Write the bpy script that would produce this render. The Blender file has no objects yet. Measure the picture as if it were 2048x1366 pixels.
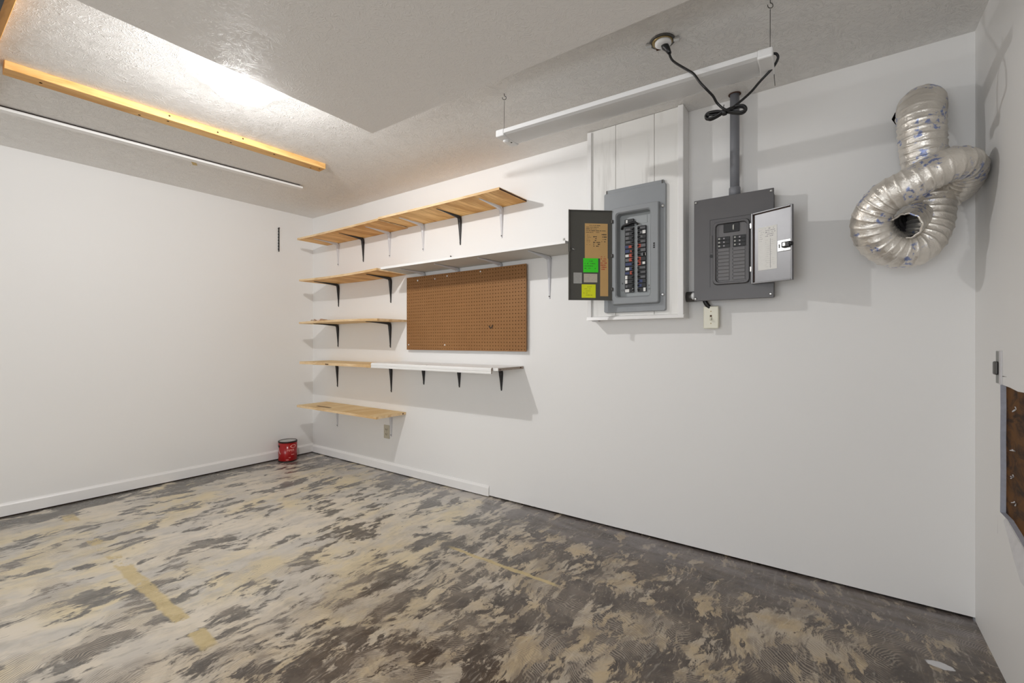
import bpy, bmesh, math, random
from mathutils import Vector, Matrix, noise as mnoise
random.seed(7)
S = bpy.context.scene
C = S.collection
PI = math.pi

# ------------------------------------------------------------------ camera, light, exposure
cam_data = bpy.data.cameras.new('camera')
cam_data.sensor_width = 36.0
cam_data.lens = 36.0 * 906.0 / 2048.0
cam_data.clip_start = 0.02
cam = bpy.data.objects.new('camera', cam_data)
C.objects.link(cam)
cam.location = (0, 0, 1.155)
cam.rotation_euler = (PI / 2, 0, math.radians(35.546))
S.camera = cam

W = bpy.data.worlds.new('world')
S.world = W
W.use_nodes = True
W.node_tree.nodes['Background'].inputs[0].default_value = (0.86, 0.93, 1.0, 1)
W.node_tree.nodes['Background'].inputs[1].default_value = 0.6

# added fill light behind the camera, standing in for daylight from the doorway
dl = bpy.data.lights.new('added_fill_light', 'AREA')
dl.shape = 'RECTANGLE'
dl.size = 2.4
dl.size_y = 2.0
dl.energy = 72
dl.color = (0.96, 0.98, 1.0)
dlo = bpy.data.objects.new('added_fill_light', dl)
C.objects.link(dlo)
dlo.location = (-0.85, -3.55, 1.12)
dlo.rotation_euler = (PI / 2 + 0.38, 0, 0)     # fill tilted upward to brighten the ceiling

LAMP_GLOW = 30.0
LAMP_WATTS = 88.0
S.view_settings.view_transform = 'Standard'
S.view_settings.look = 'None'
S.view_settings.gamma = 1.0
S.view_settings.use_curve_mapping = False
S.view_settings.exposure = 0.1
S.cycles.use_denoising = True
S.cycles.max_bounces = 8
S.cycles.diffuse_bounces = 6
S.cycles.adaptive_threshold = 0.03
S.cycles.glossy_bounces = 4
S.cycles.sample_clamp_indirect = 6.0
S.cycles.caustics_reflective = False
S.cycles.caustics_refractive = False

# ------------------------------------------------------------------ material helpers
class NT:
    def __init__(s, name):
        s.m = bpy.data.materials.new(name)
        s.m.use_nodes = True
        s.t = s.m.node_tree
        s.b = s.t.nodes['Principled BSDF']
        s.out = s.t.nodes['Material Output']
        s._co = None
    def n(s, typ, **kw):
        nd = s.t.nodes.new('ShaderNode' + typ)
        for k, v in kw.items():
            setattr(nd, k, v)
        return nd
    def put(s, sock, v):
        if isinstance(v, bpy.types.NodeSocket):
            s.t.links.new(v, sock)
        elif v is not None:
            if sock.type == 'RGBA' and len(v) == 3:
                v = (*v, 1)
            sock.default_value = v
    @property
    def co(s):
        if s._co is None:
            s._co = s.n('TexCoord').outputs['Object']
        return s._co
    def map(s, v, scale=(1, 1, 1), rot=(0, 0, 0), loc=(0, 0, 0)):
        nd = s.n('Mapping')
        s.put(nd.inputs['Vector'], v)
        nd.inputs['Scale'].default_value = scale
        nd.inputs['Rotation'].default_value = rot
        nd.inputs['Location'].default_value = loc
        return nd.outputs[0]
    def noise(s, v, scale, detail=4, rough=0.55, dist=0.0, col=False):
        nd = s.n('TexNoise')
        s.put(nd.inputs['Vector'], v)
        nd.inputs['Scale'].default_value = scale
        nd.inputs['Detail'].default_value = detail
        nd.inputs['Roughness'].default_value = rough
        nd.inputs['Distortion'].default_value = dist
        return nd.outputs['Color' if col else 'Fac']
    def wave(s, v, scale, dist=2.0, detail=2, dscale=1.0, typ='BANDS', d='X'):
        nd = s.n('TexWave')
        nd.wave_type = typ
        if typ == 'BANDS':
            nd.bands_direction = d
        else:
            nd.rings_direction = d
        s.put(nd.inputs['Vector'], v)
        nd.inputs['Scale'].default_value = scale
        nd.inputs['Distortion'].default_value = dist
        nd.inputs['Detail'].default_value = detail
        nd.inputs['Detail Scale'].default_value = dscale
        return nd.outputs['Fac']
    def voro(s, v, scale, feature='F1'):
        nd = s.n('TexVoronoi', feature=feature)
        s.put(nd.inputs['Vector'], v)
        nd.inputs['Scale'].default_value = scale
        return nd.outputs['Distance']
    def math(s, op, a, b=None, c=None, clamp=False):
        nd = s.n('Math', operation=op, use_clamp=clamp)
        for i, v in enumerate((a, b, c)):
            if v is not None:
                s.put(nd.inputs[i], v)
        return nd.outputs[0]
    def vmath(s, op, a, b=None, sc=None):
        nd = s.n('VectorMath', operation=op)
        s.put(nd.inputs[0], a)
        if b is not None:
            s.put(nd.inputs[1], b)
        if sc is not None:
            nd.inputs['Scale'].default_value = sc
        return nd.outputs[0]
    def ramp(s, v, lo, hi, a=0.0, b=1.0, smooth=True):
        nd = s.n('MapRange')
        nd.interpolation_type = 'SMOOTHSTEP' if smooth else 'LINEAR'
        s.put(nd.inputs['Value'], v)
        s.put(nd.inputs['From Min'], lo)
        s.put(nd.inputs['From Max'], hi)
        s.put(nd.inputs['To Min'], a)
        s.put(nd.inputs['To Max'], b)
        return nd.outputs[0]
    def mix(s, f, a, b):
        nd = s.n('Mix', data_type='RGBA')
        s.put(nd.inputs[0], f)
        s.put(nd.inputs[6], a)
        s.put(nd.inputs[7], b)
        return nd.outputs[2]
    def fmix(s, f, a, b):
        nd = s.n('Mix', data_type='FLOAT')
        s.put(nd.inputs[0], f)
        s.put(nd.inputs[2], a)
        s.put(nd.inputs[3], b)
        return nd.outputs[0]
    def xyz(s, v):
        nd = s.n('SeparateXYZ')
        s.put(nd.inputs[0], v)
        return nd.outputs
    def bump(s, h, strength, dist):
        nd = s.n('Bump')
        s.put(nd.inputs['Height'], h)
        nd.inputs['Strength'].default_value = strength
        nd.inputs['Distance'].default_value = dist
        s.t.links.new(nd.outputs[0], s.b.inputs['Normal'])
    def fin(s, col=None, rough=None, metal=None, spec=None, **kw):
        s.put(s.b.inputs['Base Color'], col)
        s.put(s.b.inputs['Roughness'], rough)
        s.put(s.b.inputs['Metallic'], metal)
        s.put(s.b.inputs['Specular IOR Level'], spec)
        for k, v in kw.items():
            s.put(s.b.inputs[k], v)
        return s.m

def plain(name, col, rough=0.5, metal=0.0, var=0.08, scale=25, bump=0.0, spec=None):
    t = NT(name)
    f = t.noise(t.co, scale, 3)
    lo = tuple(c * (1 - var) for c in col)
    hi = tuple(min(1, c * (1 + var)) for c in col)
    if bump:
        t.bump(t.noise(t.co, scale * 4, 3), bump, 0.001)
    return t.fin(t.mix(f, lo, hi), rough, metal, spec)

def wall_paint(name, col):
    t = NT(name)
    f = t.noise(t.co, 1.2, 3)
    t.bump(t.noise(t.co, 140, 3), 0.12, 0.0008)
    return t.fin(t.mix(f, tuple(c * 0.985 for c in col), tuple(c * 1.01 for c in col)), 0.5, 0, 0.35)

def ceiling_paint(name, col, relief=0.55):
    t = NT(name)
    w = t.vmath('SCALE', t.vmath('SUBTRACT', t.noise(t.co, 9, 2, col=True), (0.5, 0.5, 0.5)), sc=0.22)
    p = t.vmath('ADD', t.co, w)
    a = t.noise(t.map(p, (1.0, 2.6, 1)), 34, 3, 0.6, 1.4)
    b = t.noise(t.map(p, (2.6, 1.0, 1), (0, 0, 0.6)), 30, 3, 0.6, 1.4)
    sel = t.ramp(t.noise(t.co, 7, 1), 0.42, 0.58)
    h = t.ramp(t.fmix(sel, a, b), 0.47, 0.66)
    h2 = t.math('ADD', h, t.math('MULTIPLY', t.noise(t.co, 120, 2), 0.25))
    t.bump(h2, relief, 0.0045)
    f = t.noise(t.co, 1.0, 2)
    return t.fin(t.mix(f, tuple(c * 0.97 for c in col), col), 0.7, 0, 0.25)

def wood(name, light, dark, along='Y', scale=9.0, knots=True, rough=0.55):
    """Plywood/pine with streaky grain running along one axis."""
    t = NT(name)
    st = {'Y': (1, 0.11, 1), 'X': (0.11, 1, 1), 'Z': (1, 1, 0.11)}[along]
    w = t.vmath('SCALE', t.vmath('SUBTRACT', t.noise(t.co, 2.2, 2, col=True), (0.5, 0.5, 0.5)), sc=0.12)
    p = t.vmath('ADD', t.co, w)
    q = t.map(p, st)
    g1 = t.noise(q, scale, 5, 0.6, 0.8)
    g2 = t.noise(q, scale * 9, 3, 0.6)
    f = t.ramp(t.math('ADD', g1, t.math('MULTIPLY', t.math('SUBTRACT', g2, 0.5), 0.35)), 0.36, 0.66)
    c = t.mix(f, light, dark)
    if knots:
        k = t.ramp(t.voro(t.map(p, st), 3.1), 0.0, 0.07, 1.0, 0.0)
        c = t.mix(t.math('MULTIPLY', k, 0.6), c, tuple(x * 0.3 for x in dark))
    t.bump(g2, 0.15, 0.0008)
    return t.fin(c, rough, 0, 0.3)

M = {}
M['wall'] = wall_paint('white_wall_paint', (0.82, 0.812, 0.80))
M['ceil'] = ceiling_paint('textured_ceiling_paint', (0.85, 0.835, 0.815))
M['door'] = ceiling_paint('embossed_door_paint', (0.83, 0.81, 0.79), 0.34)
M['trimw'] = plain('white_trim_paint', (0.82, 0.81, 0.80), 0.35, 0, 0.02, 8)
M['darkgap'] = plain('dark_gap_wood', (0.035, 0.02, 0.012), 0.8)
M['ply'] = wood('plywood', (0.88, 0.56, 0.22), (0.56, 0.28, 0.07))
M['plylight'] = wood('pale_pine_plywood', (0.80, 0.62, 0.36), (0.66, 0.44, 0.19))
M['edge'] = wood('plywood_edge', (0.82, 0.62, 0.38), (0.62, 0.40, 0.19), 'X', 14, False)
M['crack'] = plain('dark_split', (0.07, 0.025, 0.01), 0.9)
M['lumber'] = wood('lumber_pine', (0.80, 0.50, 0.20), (0.60, 0.31, 0.09), 'Y', 11)
M['lumberx'] = wood('lumber_pine_short', (0.70, 0.36, 0.11), (0.5, 0.24, 0.06), 'X', 11)
M['black'] = plain('black_bracket_steel', (0.012, 0.010, 0.010), 0.42, 0.0, 0.1, 40, 0.1)
M['bracketw'] = plain('painted_bracket', (0.62, 0.62, 0.645), 0.45, 0.0, 0.03, 30)
M['lam'] = plain('white_laminate', (0.80, 0.79, 0.775), 0.3, 0, 0.02, 10)
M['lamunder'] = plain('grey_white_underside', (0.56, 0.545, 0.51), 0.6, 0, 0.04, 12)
M['chip'] = plain('particle_board', (0.36, 0.30, 0.25), 0.85, 0, 0.5, 90)
M['steel'] = plain('zinc_steel', (0.62, 0.62, 0.61), 0.32, 0.9, 0.06, 30)
M['steeldark'] = plain('dark_steel', (0.11, 0.105, 0.10), 0.45, 0.7, 0.1, 40)
M['cover'] = plain('light_grey_enamel', (0.285, 0.30, 0.315), 0.34, 0.0, 0.04, 14)
M['deadfront'] = plain('pale_grey_enamel', (0.36, 0.38, 0.385), 0.36, 0.0, 0.03, 14)
M['doorin'] = plain('olive_grey_enamel', (0.085, 0.082, 0.072), 0.45, 0.0, 0.06, 10)
M['p2'] = plain('charcoal_grey_enamel', (0.108, 0.104, 0.108), 0.40, 0.0, 0.04, 14)
M['p2in'] = plain('charcoal_grey_insert', (0.15, 0.145, 0.148), 0.42, 0.0, 0.04, 14)
M['galv'] = plain('galvanised_door_sheet', (0.27, 0.27, 0.28), 0.42, 0.7, 0.05, 20)
M['plastblack'] = plain('black_plastic', (0.010, 0.010, 0.011), 0.4, 0, 0.1, 40)
M['plastgrey'] = plain('grey_conduit_plastic', (0.19, 0.195, 0.215), 0.45, 0, 0.03, 12)
M['almond'] = plain('almond_plastic', (0.76, 0.74, 0.62), 0.35, 0, 0.02, 20)
M['almonddark'] = plain('aged_almond_plastic', (0.52, 0.48, 0.38), 0.4, 0, 0.03, 20)
M['white'] = plain('white_plastic', (0.84, 0.84, 0.84), 0.35, 0, 0.02, 10)
M['lens'] = plain('frosted_lens', (0.70, 0.70, 0.70), 0.25, 0, 0.02, 6)
M['red'] = plain('red_tape', (0.42, 0.06, 0.03), 0.6)
M['blue'] = plain('blue_tape', (0.035, 0.05, 0.14), 0.6)
M['label'] = plain('white_label', (0.78, 0.77, 0.74), 0.6, 0, 0.06, 60)
M['labelgrey'] = plain('grey_label', (0.45, 0.45, 0.42), 0.6, 0, 0.1, 60)
M['taggrey'] = plain('smudged_breaker_tag', (0.13, 0.13, 0.135), 0.6, 0, 0.35, 150)
M['kraft'] = plain('tan_paper', (0.58, 0.36, 0.145), 0.8, 0, 0.07, 14)
M['beigepap'] = plain('beige_paper', (0.56, 0.50, 0.40), 0.8, 0, 0.07, 14)
M['green'] = plain('green_sticky_note', (0.05, 0.72, 0.02), 0.7, 0, 0.05, 12)
M['yellow'] = plain('yellow_sticky_note', (0.78, 0.82, 0.015), 0.7, 0, 0.05, 12)
M['ink'] = plain('dark_ink', (0.05, 0.045, 0.04), 0.8)
M['redink'] = plain('red_ink', (0.50, 0.08, 0.045), 0.8)
M['greyink'] = plain('faded_ink', (0.40, 0.38, 0.40), 0.8)
M['brass'] = plain('dull_brass', (0.35, 0.26, 0.12), 0.4, 0.8)
M['canred'] = plain('red_can_label', (0.34, 0.006, 0.008), 0.22, 0, 0.05, 20)
M['candark'] = plain('dark_can_rim', (0.03, 0.018, 0.016), 0.35, 0.5)
M['canprint'] = plain('pale_red_print', (0.85, 0.38, 0.34), 0.4)
M['tape'] = plain('masking_tape', (0.62, 0.46, 0.20), 0.7)
M['scrap'] = plain('thin_pinkish_paper', (0.72, 0.58, 0.52), 0.6)
M['drywall'] = plain('grey_drywall_paper', (0.40, 0.415, 0.48), 0.9, 0, 0.18, 60, 0.3)
M['torn'] = plain('torn_white_paper', (0.62, 0.61, 0.62), 0.8, 0, 0.1, 40)
M['liner'] = plain('dark_duct_liner', (0.05, 0.045, 0.05), 0.35, 0.4, 0.5, 30)

def brown_board():
    t = NT('brown_stained_sheathing')
    f = t.noise(t.map(t.co, (1, 1, 2.2)), 9, 5, 0.6, 0.6)
    c = t.mix(t.ramp(f, 0.35, 0.62), (0.03, 0.012, 0.003), (0.135, 0.055, 0.009))
    t.bump(t.noise(t.co, 50, 3), 0.3, 0.002)
    return t.fin(c, 0.6, 0, 0.1)
M['brown'] = brown_board()

def hardboard():
    t = NT('brown_hardboard')
    c = t.mix(t.noise(t.co, 3.0, 4), (0.235, 0.108, 0.036), (0.305, 0.15, 0.056))
    t.bump(t.noise(t.co, 160, 2), 0.08, 0.0006)
    return t.fin(c, 0.5, 0, 0.3)
M['peg'] = hardboard()
M['pegdark'] = plain('dark_hole_back', (0.02, 0.010, 0.005), 0.9)

def painted_wood():
    t = NT('whitewashed_plank')
    g = t.noise(t.map(t.co, (1, 1, 0.09)), 26, 5, 0.6, 0.6)
    g2 = t.noise(t.map(t.co, (1, 1, 0.2)), 8, 3)
    c = t.mix(t.math('MULTIPLY', t.ramp(g, 0.5, 0.75), t.ramp(g2, 0.4, 0.7)), (0.80, 0.79, 0.765), (0.60, 0.585, 0.56))
    t.bump(g, 0.1, 0.0008)
    return t.fin(c, 0.45, 0, 0.35)
M['plank'] = painted_wood()

def foil():
    t = NT('aluminium_duct_foil')
    w = t.noise(t.co, 60, 4, 0.65, 0.8)
    t.bump(w, 0.6, 0.004)
    # blue printed patches run along the foil
    m = t.math('MULTIPLY', t.ramp(t.noise(t.co, 60, 3), 0.50, 0.60), t.ramp(t.noise(t.map(t.co, loc=(3, 1, 2)), 11, 2), 0.525, 0.60))
    c = t.mix(t.math('MULTIPLY', m, 0.75), t.mix(t.noise(t.co, 12, 3), (0.70, 0.65, 0.58), (0.86, 0.83, 0.78)), (0.12, 0.21, 0.55))
    return t.fin(c, t.ramp(t.noise(t.co, 20, 3), 0.35, 0.7, 0.28, 0.48), 0.75)
M['foil'] = foil()

def floor_mat():
    t = NT('scraped_concrete_floor')
    co = t.co
    x, y, z = t.xyz(co)
    warp = t.vmath('SCALE', t.vmath('SUBTRACT', t.noise(co, 1.8, 4, col=True), (0.5, 0.5, 0.5)), sc=0.24)
    p = t.vmath('ADD', co, warp)
    sub = lambda a, b: t.math('SUBTRACT', a, b)
    mul = lambda a, b: t.math('MULTIPLY', a, b)
    add = lambda a, b: t.math('ADD', a, b)
    lown = t.noise(co, 0.9, 2)
    # how much old dark adhesive is left: little at the far left, a lot at the near right
    cover = t.ramp(add(x, mul(sub(lown, 0.5), 1.5)), -2.45, -1.0)
    # scraping strokes run across the room on the left, at random on the right
    R1, R2 = (0, 0, -0.10), (0, 0, 0.8)
    l_big = t.noise(t.map(p, (1, 0.50, 1), R1), 4.2, 3, 0.55)
    l_mid = t.noise(t.map(p, (1, 0.42, 1), R1), 11.0, 6, 0.62, 0.2)
    l_fin = t.noise(t.map(p, (1.3, 0.36, 1), R1), 34.0, 5, 0.68, 0.3)
    r_big = t.noise(t.map(p, (1, 0.75, 1), R2), 3.4, 3, 0.55)
    r_mid = t.noise(t.map(p, (1, 0.44, 1), R2), 10.5, 7, 0.68, 0.35)
    r_fin = t.noise(t.map(p, (1.2, 0.40, 1), (0, 0, 0.3)), 30.0, 6, 0.70, 0.4)
    nl = add(add(mul(l_big, 0.40), mul(l_mid, 0.62)), mul(l_fin, 0.24))
    nr = add(add(mul(r_big, 0.36), mul(r_mid, 0.62)), mul(r_fin, 0.46))
    n = t.fmix(cover, sub(nl, 0.63), sub(nr, 0.72))
    edge_l = t.ramp(x, -4.42, -4.05, 0.11, 0.0)
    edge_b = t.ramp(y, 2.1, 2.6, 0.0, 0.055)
    thr = add(add(t.fmix(cover, -0.045, 0.012), edge_l), edge_b)
    bare = t.ramp(sub(n, thr), -0.022, 0.030)
    # colours
    hue = t.noise(co, 1.3, 4)
    cream = t.mix(t.ramp(hue, 0.42, 0.60), (0.66, 0.595, 0.50), (0.65, 0.555, 0.37))
    cream = t.mix(t.ramp(t.noise(t.map(p, (1, .6, 1)), 5.0, 5, 0.62), 0.42, 0.62), cream, (0.53, 0.495, 0.445))
    tan = t.mix(t.ramp(t.noise(p, 6, 5, 0.62), 0.36, 0.64), (0.48, 0.37, 0.225), (0.45, 0.385, 0.305))
    barec = t.mix(cover, cream, tan)
    dk = t.mix(cover, (0.115, 0.106, 0.095), (0.056, 0.040, 0.030))
    dk = t.mix(t.ramp(t.noise(p, 4.5, 6, 0.68), 0.48, 0.74), dk, t.mix(cover, (0.21, 0.195, 0.17), (0.155, 0.122, 0.095)))
    # flecks of bare concrete inside the adhesive
    fl = t.ramp(t.noise(t.map(p, (1.5, 0.8, 1), R2), 60, 4, 0.7), 0.60, 0.70)
    dk = t.mix(mul(fl, t.fmix(cover, 0.25, 0.5)), dk, (0.36, 0.29, 0.20))
    col = t.mix(bare, dk, barec)
    # half-scraped films of adhesive over the bare patches
    film = t.ramp(t.noise(t.map(p, (1.5, 0.5, 1), (0, 0, -0.15)), 12.0, 8, 0.72, 0.3), 0.47, 0.66)
    film2 = t.ramp(t.noise(t.map(p, (1.0, 0.6, 1), (0, 0, 1.0)), 7.0, 8, 0.72, 0.8), 0.46, 0.62)
    col = t.mix(mul(film, 0.42), col, t.mix(cover, (0.29, 0.275, 0.245), (0.17, 0.13, 0.095)))
    col = t.mix(mul(mul(film2, cover), 0.55), col, (0.135, 0.105, 0.08))
    # long fine scratches
    sc = t.noise(t.map(p, (1, 0.05, 1), (0, 0, -0.2)), 90, 3, 0.6)
    col = t.mix(mul(t.ramp(sc, 0.56, 0.70), 0.22), col, (0.72, 0.66, 0.56))
    # comb marks of the notched trowel
    cw1 = t.wave(t.map(p, (1, 1, 1), (0, 0, 0.5)), 38, 3.0, 1, 0.4, 'BANDS', 'X')
    cw2 = t.wave(t.map(p, (1, 1, 1), loc=(1.05, -0.85, 0)), 30, 6.0, 1, 0.5, 'RINGS', 'Z')
    combs = t.fmix(t.ramp(t.noise(co, 1.9, 1), 0.46, 0.54), cw1, cw2)
    near = t.ramp(add(mul(x, 0.45), mul(y, -1.0)), -2.9, -1.7)
    cm = mul(t.ramp(t.noise(co, 3.6, 4), 0.48, 0.57), near)
    col = t.mix(mul(mul(cm, t.ramp(combs, 0.45, 0.75)), 0.62), col, t.mix(bare, (0.44, 0.37, 0.29), (0.17, 0.14, 0.115)))
    # strips of yellow glue along the old seams
    def seam(y0, half, x0, x1, thrn, sc_):
        wob = mul(sub(t.noise(co, 9, 4), 0.5), 0.05)
        d = t.math('ABSOLUTE', sub(add(y, wob), y0))
        m = t.ramp(d, half, half * 0.6)
        m = mul(m, t.ramp(add(t.noise(t.map(co, (1, 0.15, 1)), sc_, 2), mul(sub(t.noise(co, 26, 4, 0.7), 0.5), 0.22)), thrn, thrn + 0.03))
        return mul(m, mul(t.ramp(x, x0, x0 + 0.1), t.ramp(x, x1, x1 - 0.05)))
    s = t.math('MAXIMUM', seam(0.732, 0.036, -4.2, -1.90, 0.46, 3.2), seam(1.868, 0.015, -1.80, -1.05, 0.40, 3.0))
    col = t.mix(mul(s, 0.85), col, t.mix(t.noise(co, 18, 4, 0.65), (0.36, 0.26, 0.09), (0.70, 0.57, 0.31)))
    # grey dust along the back wall's foot, with the wall's sheen painted in
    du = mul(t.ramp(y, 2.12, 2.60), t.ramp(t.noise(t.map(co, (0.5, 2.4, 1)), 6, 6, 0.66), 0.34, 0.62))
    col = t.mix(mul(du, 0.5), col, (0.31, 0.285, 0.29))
    # a spill of white paint by the right wall
    e = t.vmath('SUBTRACT', co, (0.303, 2.204, 0))
    e = t.map(e, (1, 1.7, 1), (0, 0, 0.5))
    ln = t.n('VectorMath', operation='LENGTH')
    t.put(ln.inputs[0], e)
    sp = t.ramp(add(ln.outputs['Value'], mul(t.noise(co, 30, 2), 0.03)), 0.056, 0.050)
    col = t.mix(sp, col, (0.60, 0.60, 0.62))
    rough = t.fmix(bare, t.ramp(t.noise(co, 6, 3), 0.3, 0.7, 0.20, 0.36), 0.42)
    t.bump(add(mul(bare, -0.7), mul(l_fin, 0.5)), 0.18, 0.002)
    return t.fin(col, rough, 0, 0.6)
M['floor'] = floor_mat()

def lamp_mat():
    """Thin frosted glass: lets the bulb's light through and glows itself."""
    t = NT('frosted_lamp_glass')
    t.t.nodes.remove(t.b)
    e = t.n('Emission')
    e.inputs['Color'].default_value = (1.0, 0.995, 0.985, 1)
    e.inputs['Strength'].default_value = LAMP_GLOW
    tr = t.n('BsdfTransparent')
    mx = t.n('MixShader')
    mx.inputs[0].default_value = 0.65
    t.t.links.new(e.outputs[0], mx.inputs[1])
    t.t.links.new(tr.outputs[0], mx.inputs[2])
    t.t.links.new(mx.outputs[0], t.out.inputs['Surface'])
    return t.m
M['lamp'] = lamp_mat()

# ------------------------------------------------------------------ mesh helpers
class MB:
    def __init__(s):
        s.bm = bmesh.new()
        s.mats = []
        s.cur = 0
    def use(s, m):
        if m not in s.mats:
            s.mats.append(m)
        s.cur = s.mats.index(m)
        return s
    def _tag(s, faces, smooth=False):
        for f in faces:
            f.material_index = s.cur
            f.smooth = smooth
    def face(s, pts, smooth=False):
        f = s.bm.faces.new([s.bm.verts.new(p) for p in pts])
        s._tag([f], smooth)
        return f
    def box(s, x0, x1, y0, y1, z0, z1, bev=0.0, seg=2):
        v = [s.bm.verts.new((x, y, z)) for x in (x0, x1) for y in (y0, y1) for z in (z0, z1)]
        q = [(0, 1, 3, 2), (4, 6, 7, 5), (0, 4, 5, 1), (2, 3, 7, 6), (0, 2, 6, 4), (1, 5, 7, 3)]
        fs = [s.bm.faces.new([v[i] for i in k]) for k in q]
        s._tag(fs)
        if bev:
            es = list({e for f in fs for e in f.edges})
            r = bmesh.ops.bevel(s.bm, geom=es, offset=bev, segments=seg, affect='EDGES', profile=0.5)
            s._tag(r['faces'])
        return s
    def prism(s, poly, axis, a, b, bev=0.0):
        """Extrude a 2D polygon along an axis (x, y or z) from a to b."""
        def P(u, w, t):
            return {'x': (t, u, w), 'y': (u, t, w), 'z': (u, w, t)}[axis]
        A = [s.bm.verts.new(P(u, w, a)) for u, w in poly]
        B = [s.bm.verts.new(P(u, w, b)) for u, w in poly]
        n = len(poly)
        fs = [s.bm.faces.new(A), s.bm.faces.new(B[::-1])]
        for i in range(n):
            fs.append(s.bm.faces.new((A[i], B[i], B[(i + 1) % n], A[(i + 1) % n])))
        s._tag(fs)
        if bev:
            es = list({e for f in fs[:2] for e in f.edges})
            r = bmesh.ops.bevel(s.bm, geom=es, offset=bev, segments=1, affect='EDGES')
            s._tag(r['faces'])
        return s
    def loft(s, rings, closed=True, caps=True, smooth=True):
        R = [[s.bm.verts.new(p) for p in r] for r in rings]
        fs = []
        n = len(R[0])
        for a, b in zip(R, R[1:]):
            for i in range(n if closed else n - 1):
                j = (i + 1) % n
                fs.append(s.bm.faces.new((a[i], a[j], b[j], b[i])))
        s._tag(fs, smooth)
        if caps:
            s._tag([s.bm.faces.new(R[0][::-1]), s.bm.faces.new(R[-1])])
        return s
    def lathe(s, prof, c=(0, 0, 0), axis='z', seg=24, caps=True, smooth=True):
        rings = []
        for r, h in prof:
            ring = []
            for k in range(seg):
                a = 2 * PI * k / seg
                u, w = r * math.cos(a), r * math.sin(a)
                p = {'z': (u, w, h), 'y': (u, h, w), 'x': (h, u, w)}[axis]
                ring.append((c[0] + p[0], c[1] + p[1], c[2] + p[2]))
            rings.append(ring)
        return s.loft(rings, True, caps, smooth)
    def tube(s, pts, r, seg=8, caps=True, rfun=None, jit=None):
        pts = [Vector(p) for p in pts]
        up = None
        rings = []
        for i, p in enumerate(pts):
            d = (pts[min(i + 1, len(pts) - 1)] - pts[max(i - 1, 0)]).normalized()
            if up is None:
                up = Vector((0, 0, 1)) if abs(d.z) < 0.9 else Vector((1, 0, 0))
            up = (up - d * up.dot(d)).normalized()
            sd = d.cross(up)
            rr = rfun(i) if rfun else r
            ring = []
            for k in range(seg):
                a = 2 * PI * k / seg
                o = up * math.cos(a) + sd * math.sin(a)
                q = rr
                if jit:
                    q = rr * jit(p + o * rr, i, a)
                ring.append(p + o * q)
            rings.append(ring)
        return s.loft(rings, True, caps, True)
    def build(s, name, parent=None, mat=None):
        me = bpy.data.meshes.new(name)
        bmesh.ops.recalc_face_normals(s.bm, faces=s.bm.faces[:])
        s.bm.to_mesh(me)
        s.bm.free()
        for m in ([mat] if mat else s.mats):
            me.materials.append(m)
        o = bpy.data.objects.new(name, me)
        C.objects.link(o)
        if parent:
            o.parent = parent
        return o

def mb(m):
    return MB().use(M[m])

def thing(name, label, cat, loc=(0, 0, 0), rot=(0, 0, 0), group=None):
    o = bpy.data.objects.new(name, None)
    o.empty_display_size = 0.05
    C.objects.link(o)
    o.location = loc
    o.rotation_euler = rot
    tag(o, label, cat, group)
    return o

def tag(o, label, cat, group=None):
    o['label'] = label
    o['category'] = cat
    if group:
        o['group'] = group
    return o

def struct(o):
    o['kind'] = 'structure'
    return o

def smooth_path(pts, n=8):
    """Catmull-Rom through the points."""
    P = [Vector(p) for p in pts]
    P = [P[0] * 2 - P[1]] + P + [P[-1] * 2 - P[-2]]
    out = []
    for i in range(1, len(P) - 2):
        a, b, c, d = P[i - 1:i + 3]
        for k in range(n):
            t = k / n
            out.append(0.5 * (2 * b + (c - a) * t + (2 * a - 5 * b + 4 * c - d) * t * t + (3 * b - a - 3 * c + d) * t ** 3))
    out.append(P[-2])
    return out

def strokes(box, rows, m, parent, name='print', seed=1, gap=0.3, h=0.35, y=-0.0012):
    """Rows of short dark dashes standing for unreadable fine print, on a local XZ plane facing -Y."""
    rnd = random.Random(seed)
    x0, x1, z0, z1 = box
    b = MB().use(m)
    rh = (z1 - z0) / rows
    for i in range(rows):
        zc = z1 - (i + 0.5) * rh
        xe = x0 + (x1 - x0) * rnd.uniform(0.55, 1.0)
        x = x0
        while x < xe:
            w = (x1 - x0) * rnd.uniform(0.05, 0.2)
            if rnd.random() > gap:
                hh = rh * h * rnd.uniform(0.6, 1.1) / 2
                b.face([(x, y, zc - hh), (min(x + w, x1), y, zc - hh), (min(x + w, x1), y, zc + hh), (x, y, zc + hh)])
            x += w + (x1 - x0) * 0.03
    return b.build(name, parent)

def lettering(text, size, m, depth=0.0004):
    cu = bpy.data.curves.new('lettering', 'FONT')
    cu.body = text
    cu.size = size
    cu.extrude = depth
    cu.align_x = 'CENTER'
    o = bpy.data.objects.new('lettering', cu)
    C.objects.link(o)
    bpy.context.view_layer.update()
    me = bpy.data.meshes.new_from_object(o.evaluated_get(bpy.context.evaluated_depsgraph_get()))
    bpy.data.objects.remove(o)
    me.materials.clear()
    me.materials.append(m)
    return me

# ------------------------------------------------------------------ the room
XA, XC, YB, YF, H = -4.443, 0.47, 2.64, -3.4, 2.44

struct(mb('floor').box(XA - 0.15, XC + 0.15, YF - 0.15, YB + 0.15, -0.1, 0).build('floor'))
struct(mb('ceil').box(XA - 0.15, XC + 0.15, YF - 0.15, YB + 0.15, H, H + 0.1).build('ceiling'))
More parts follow.
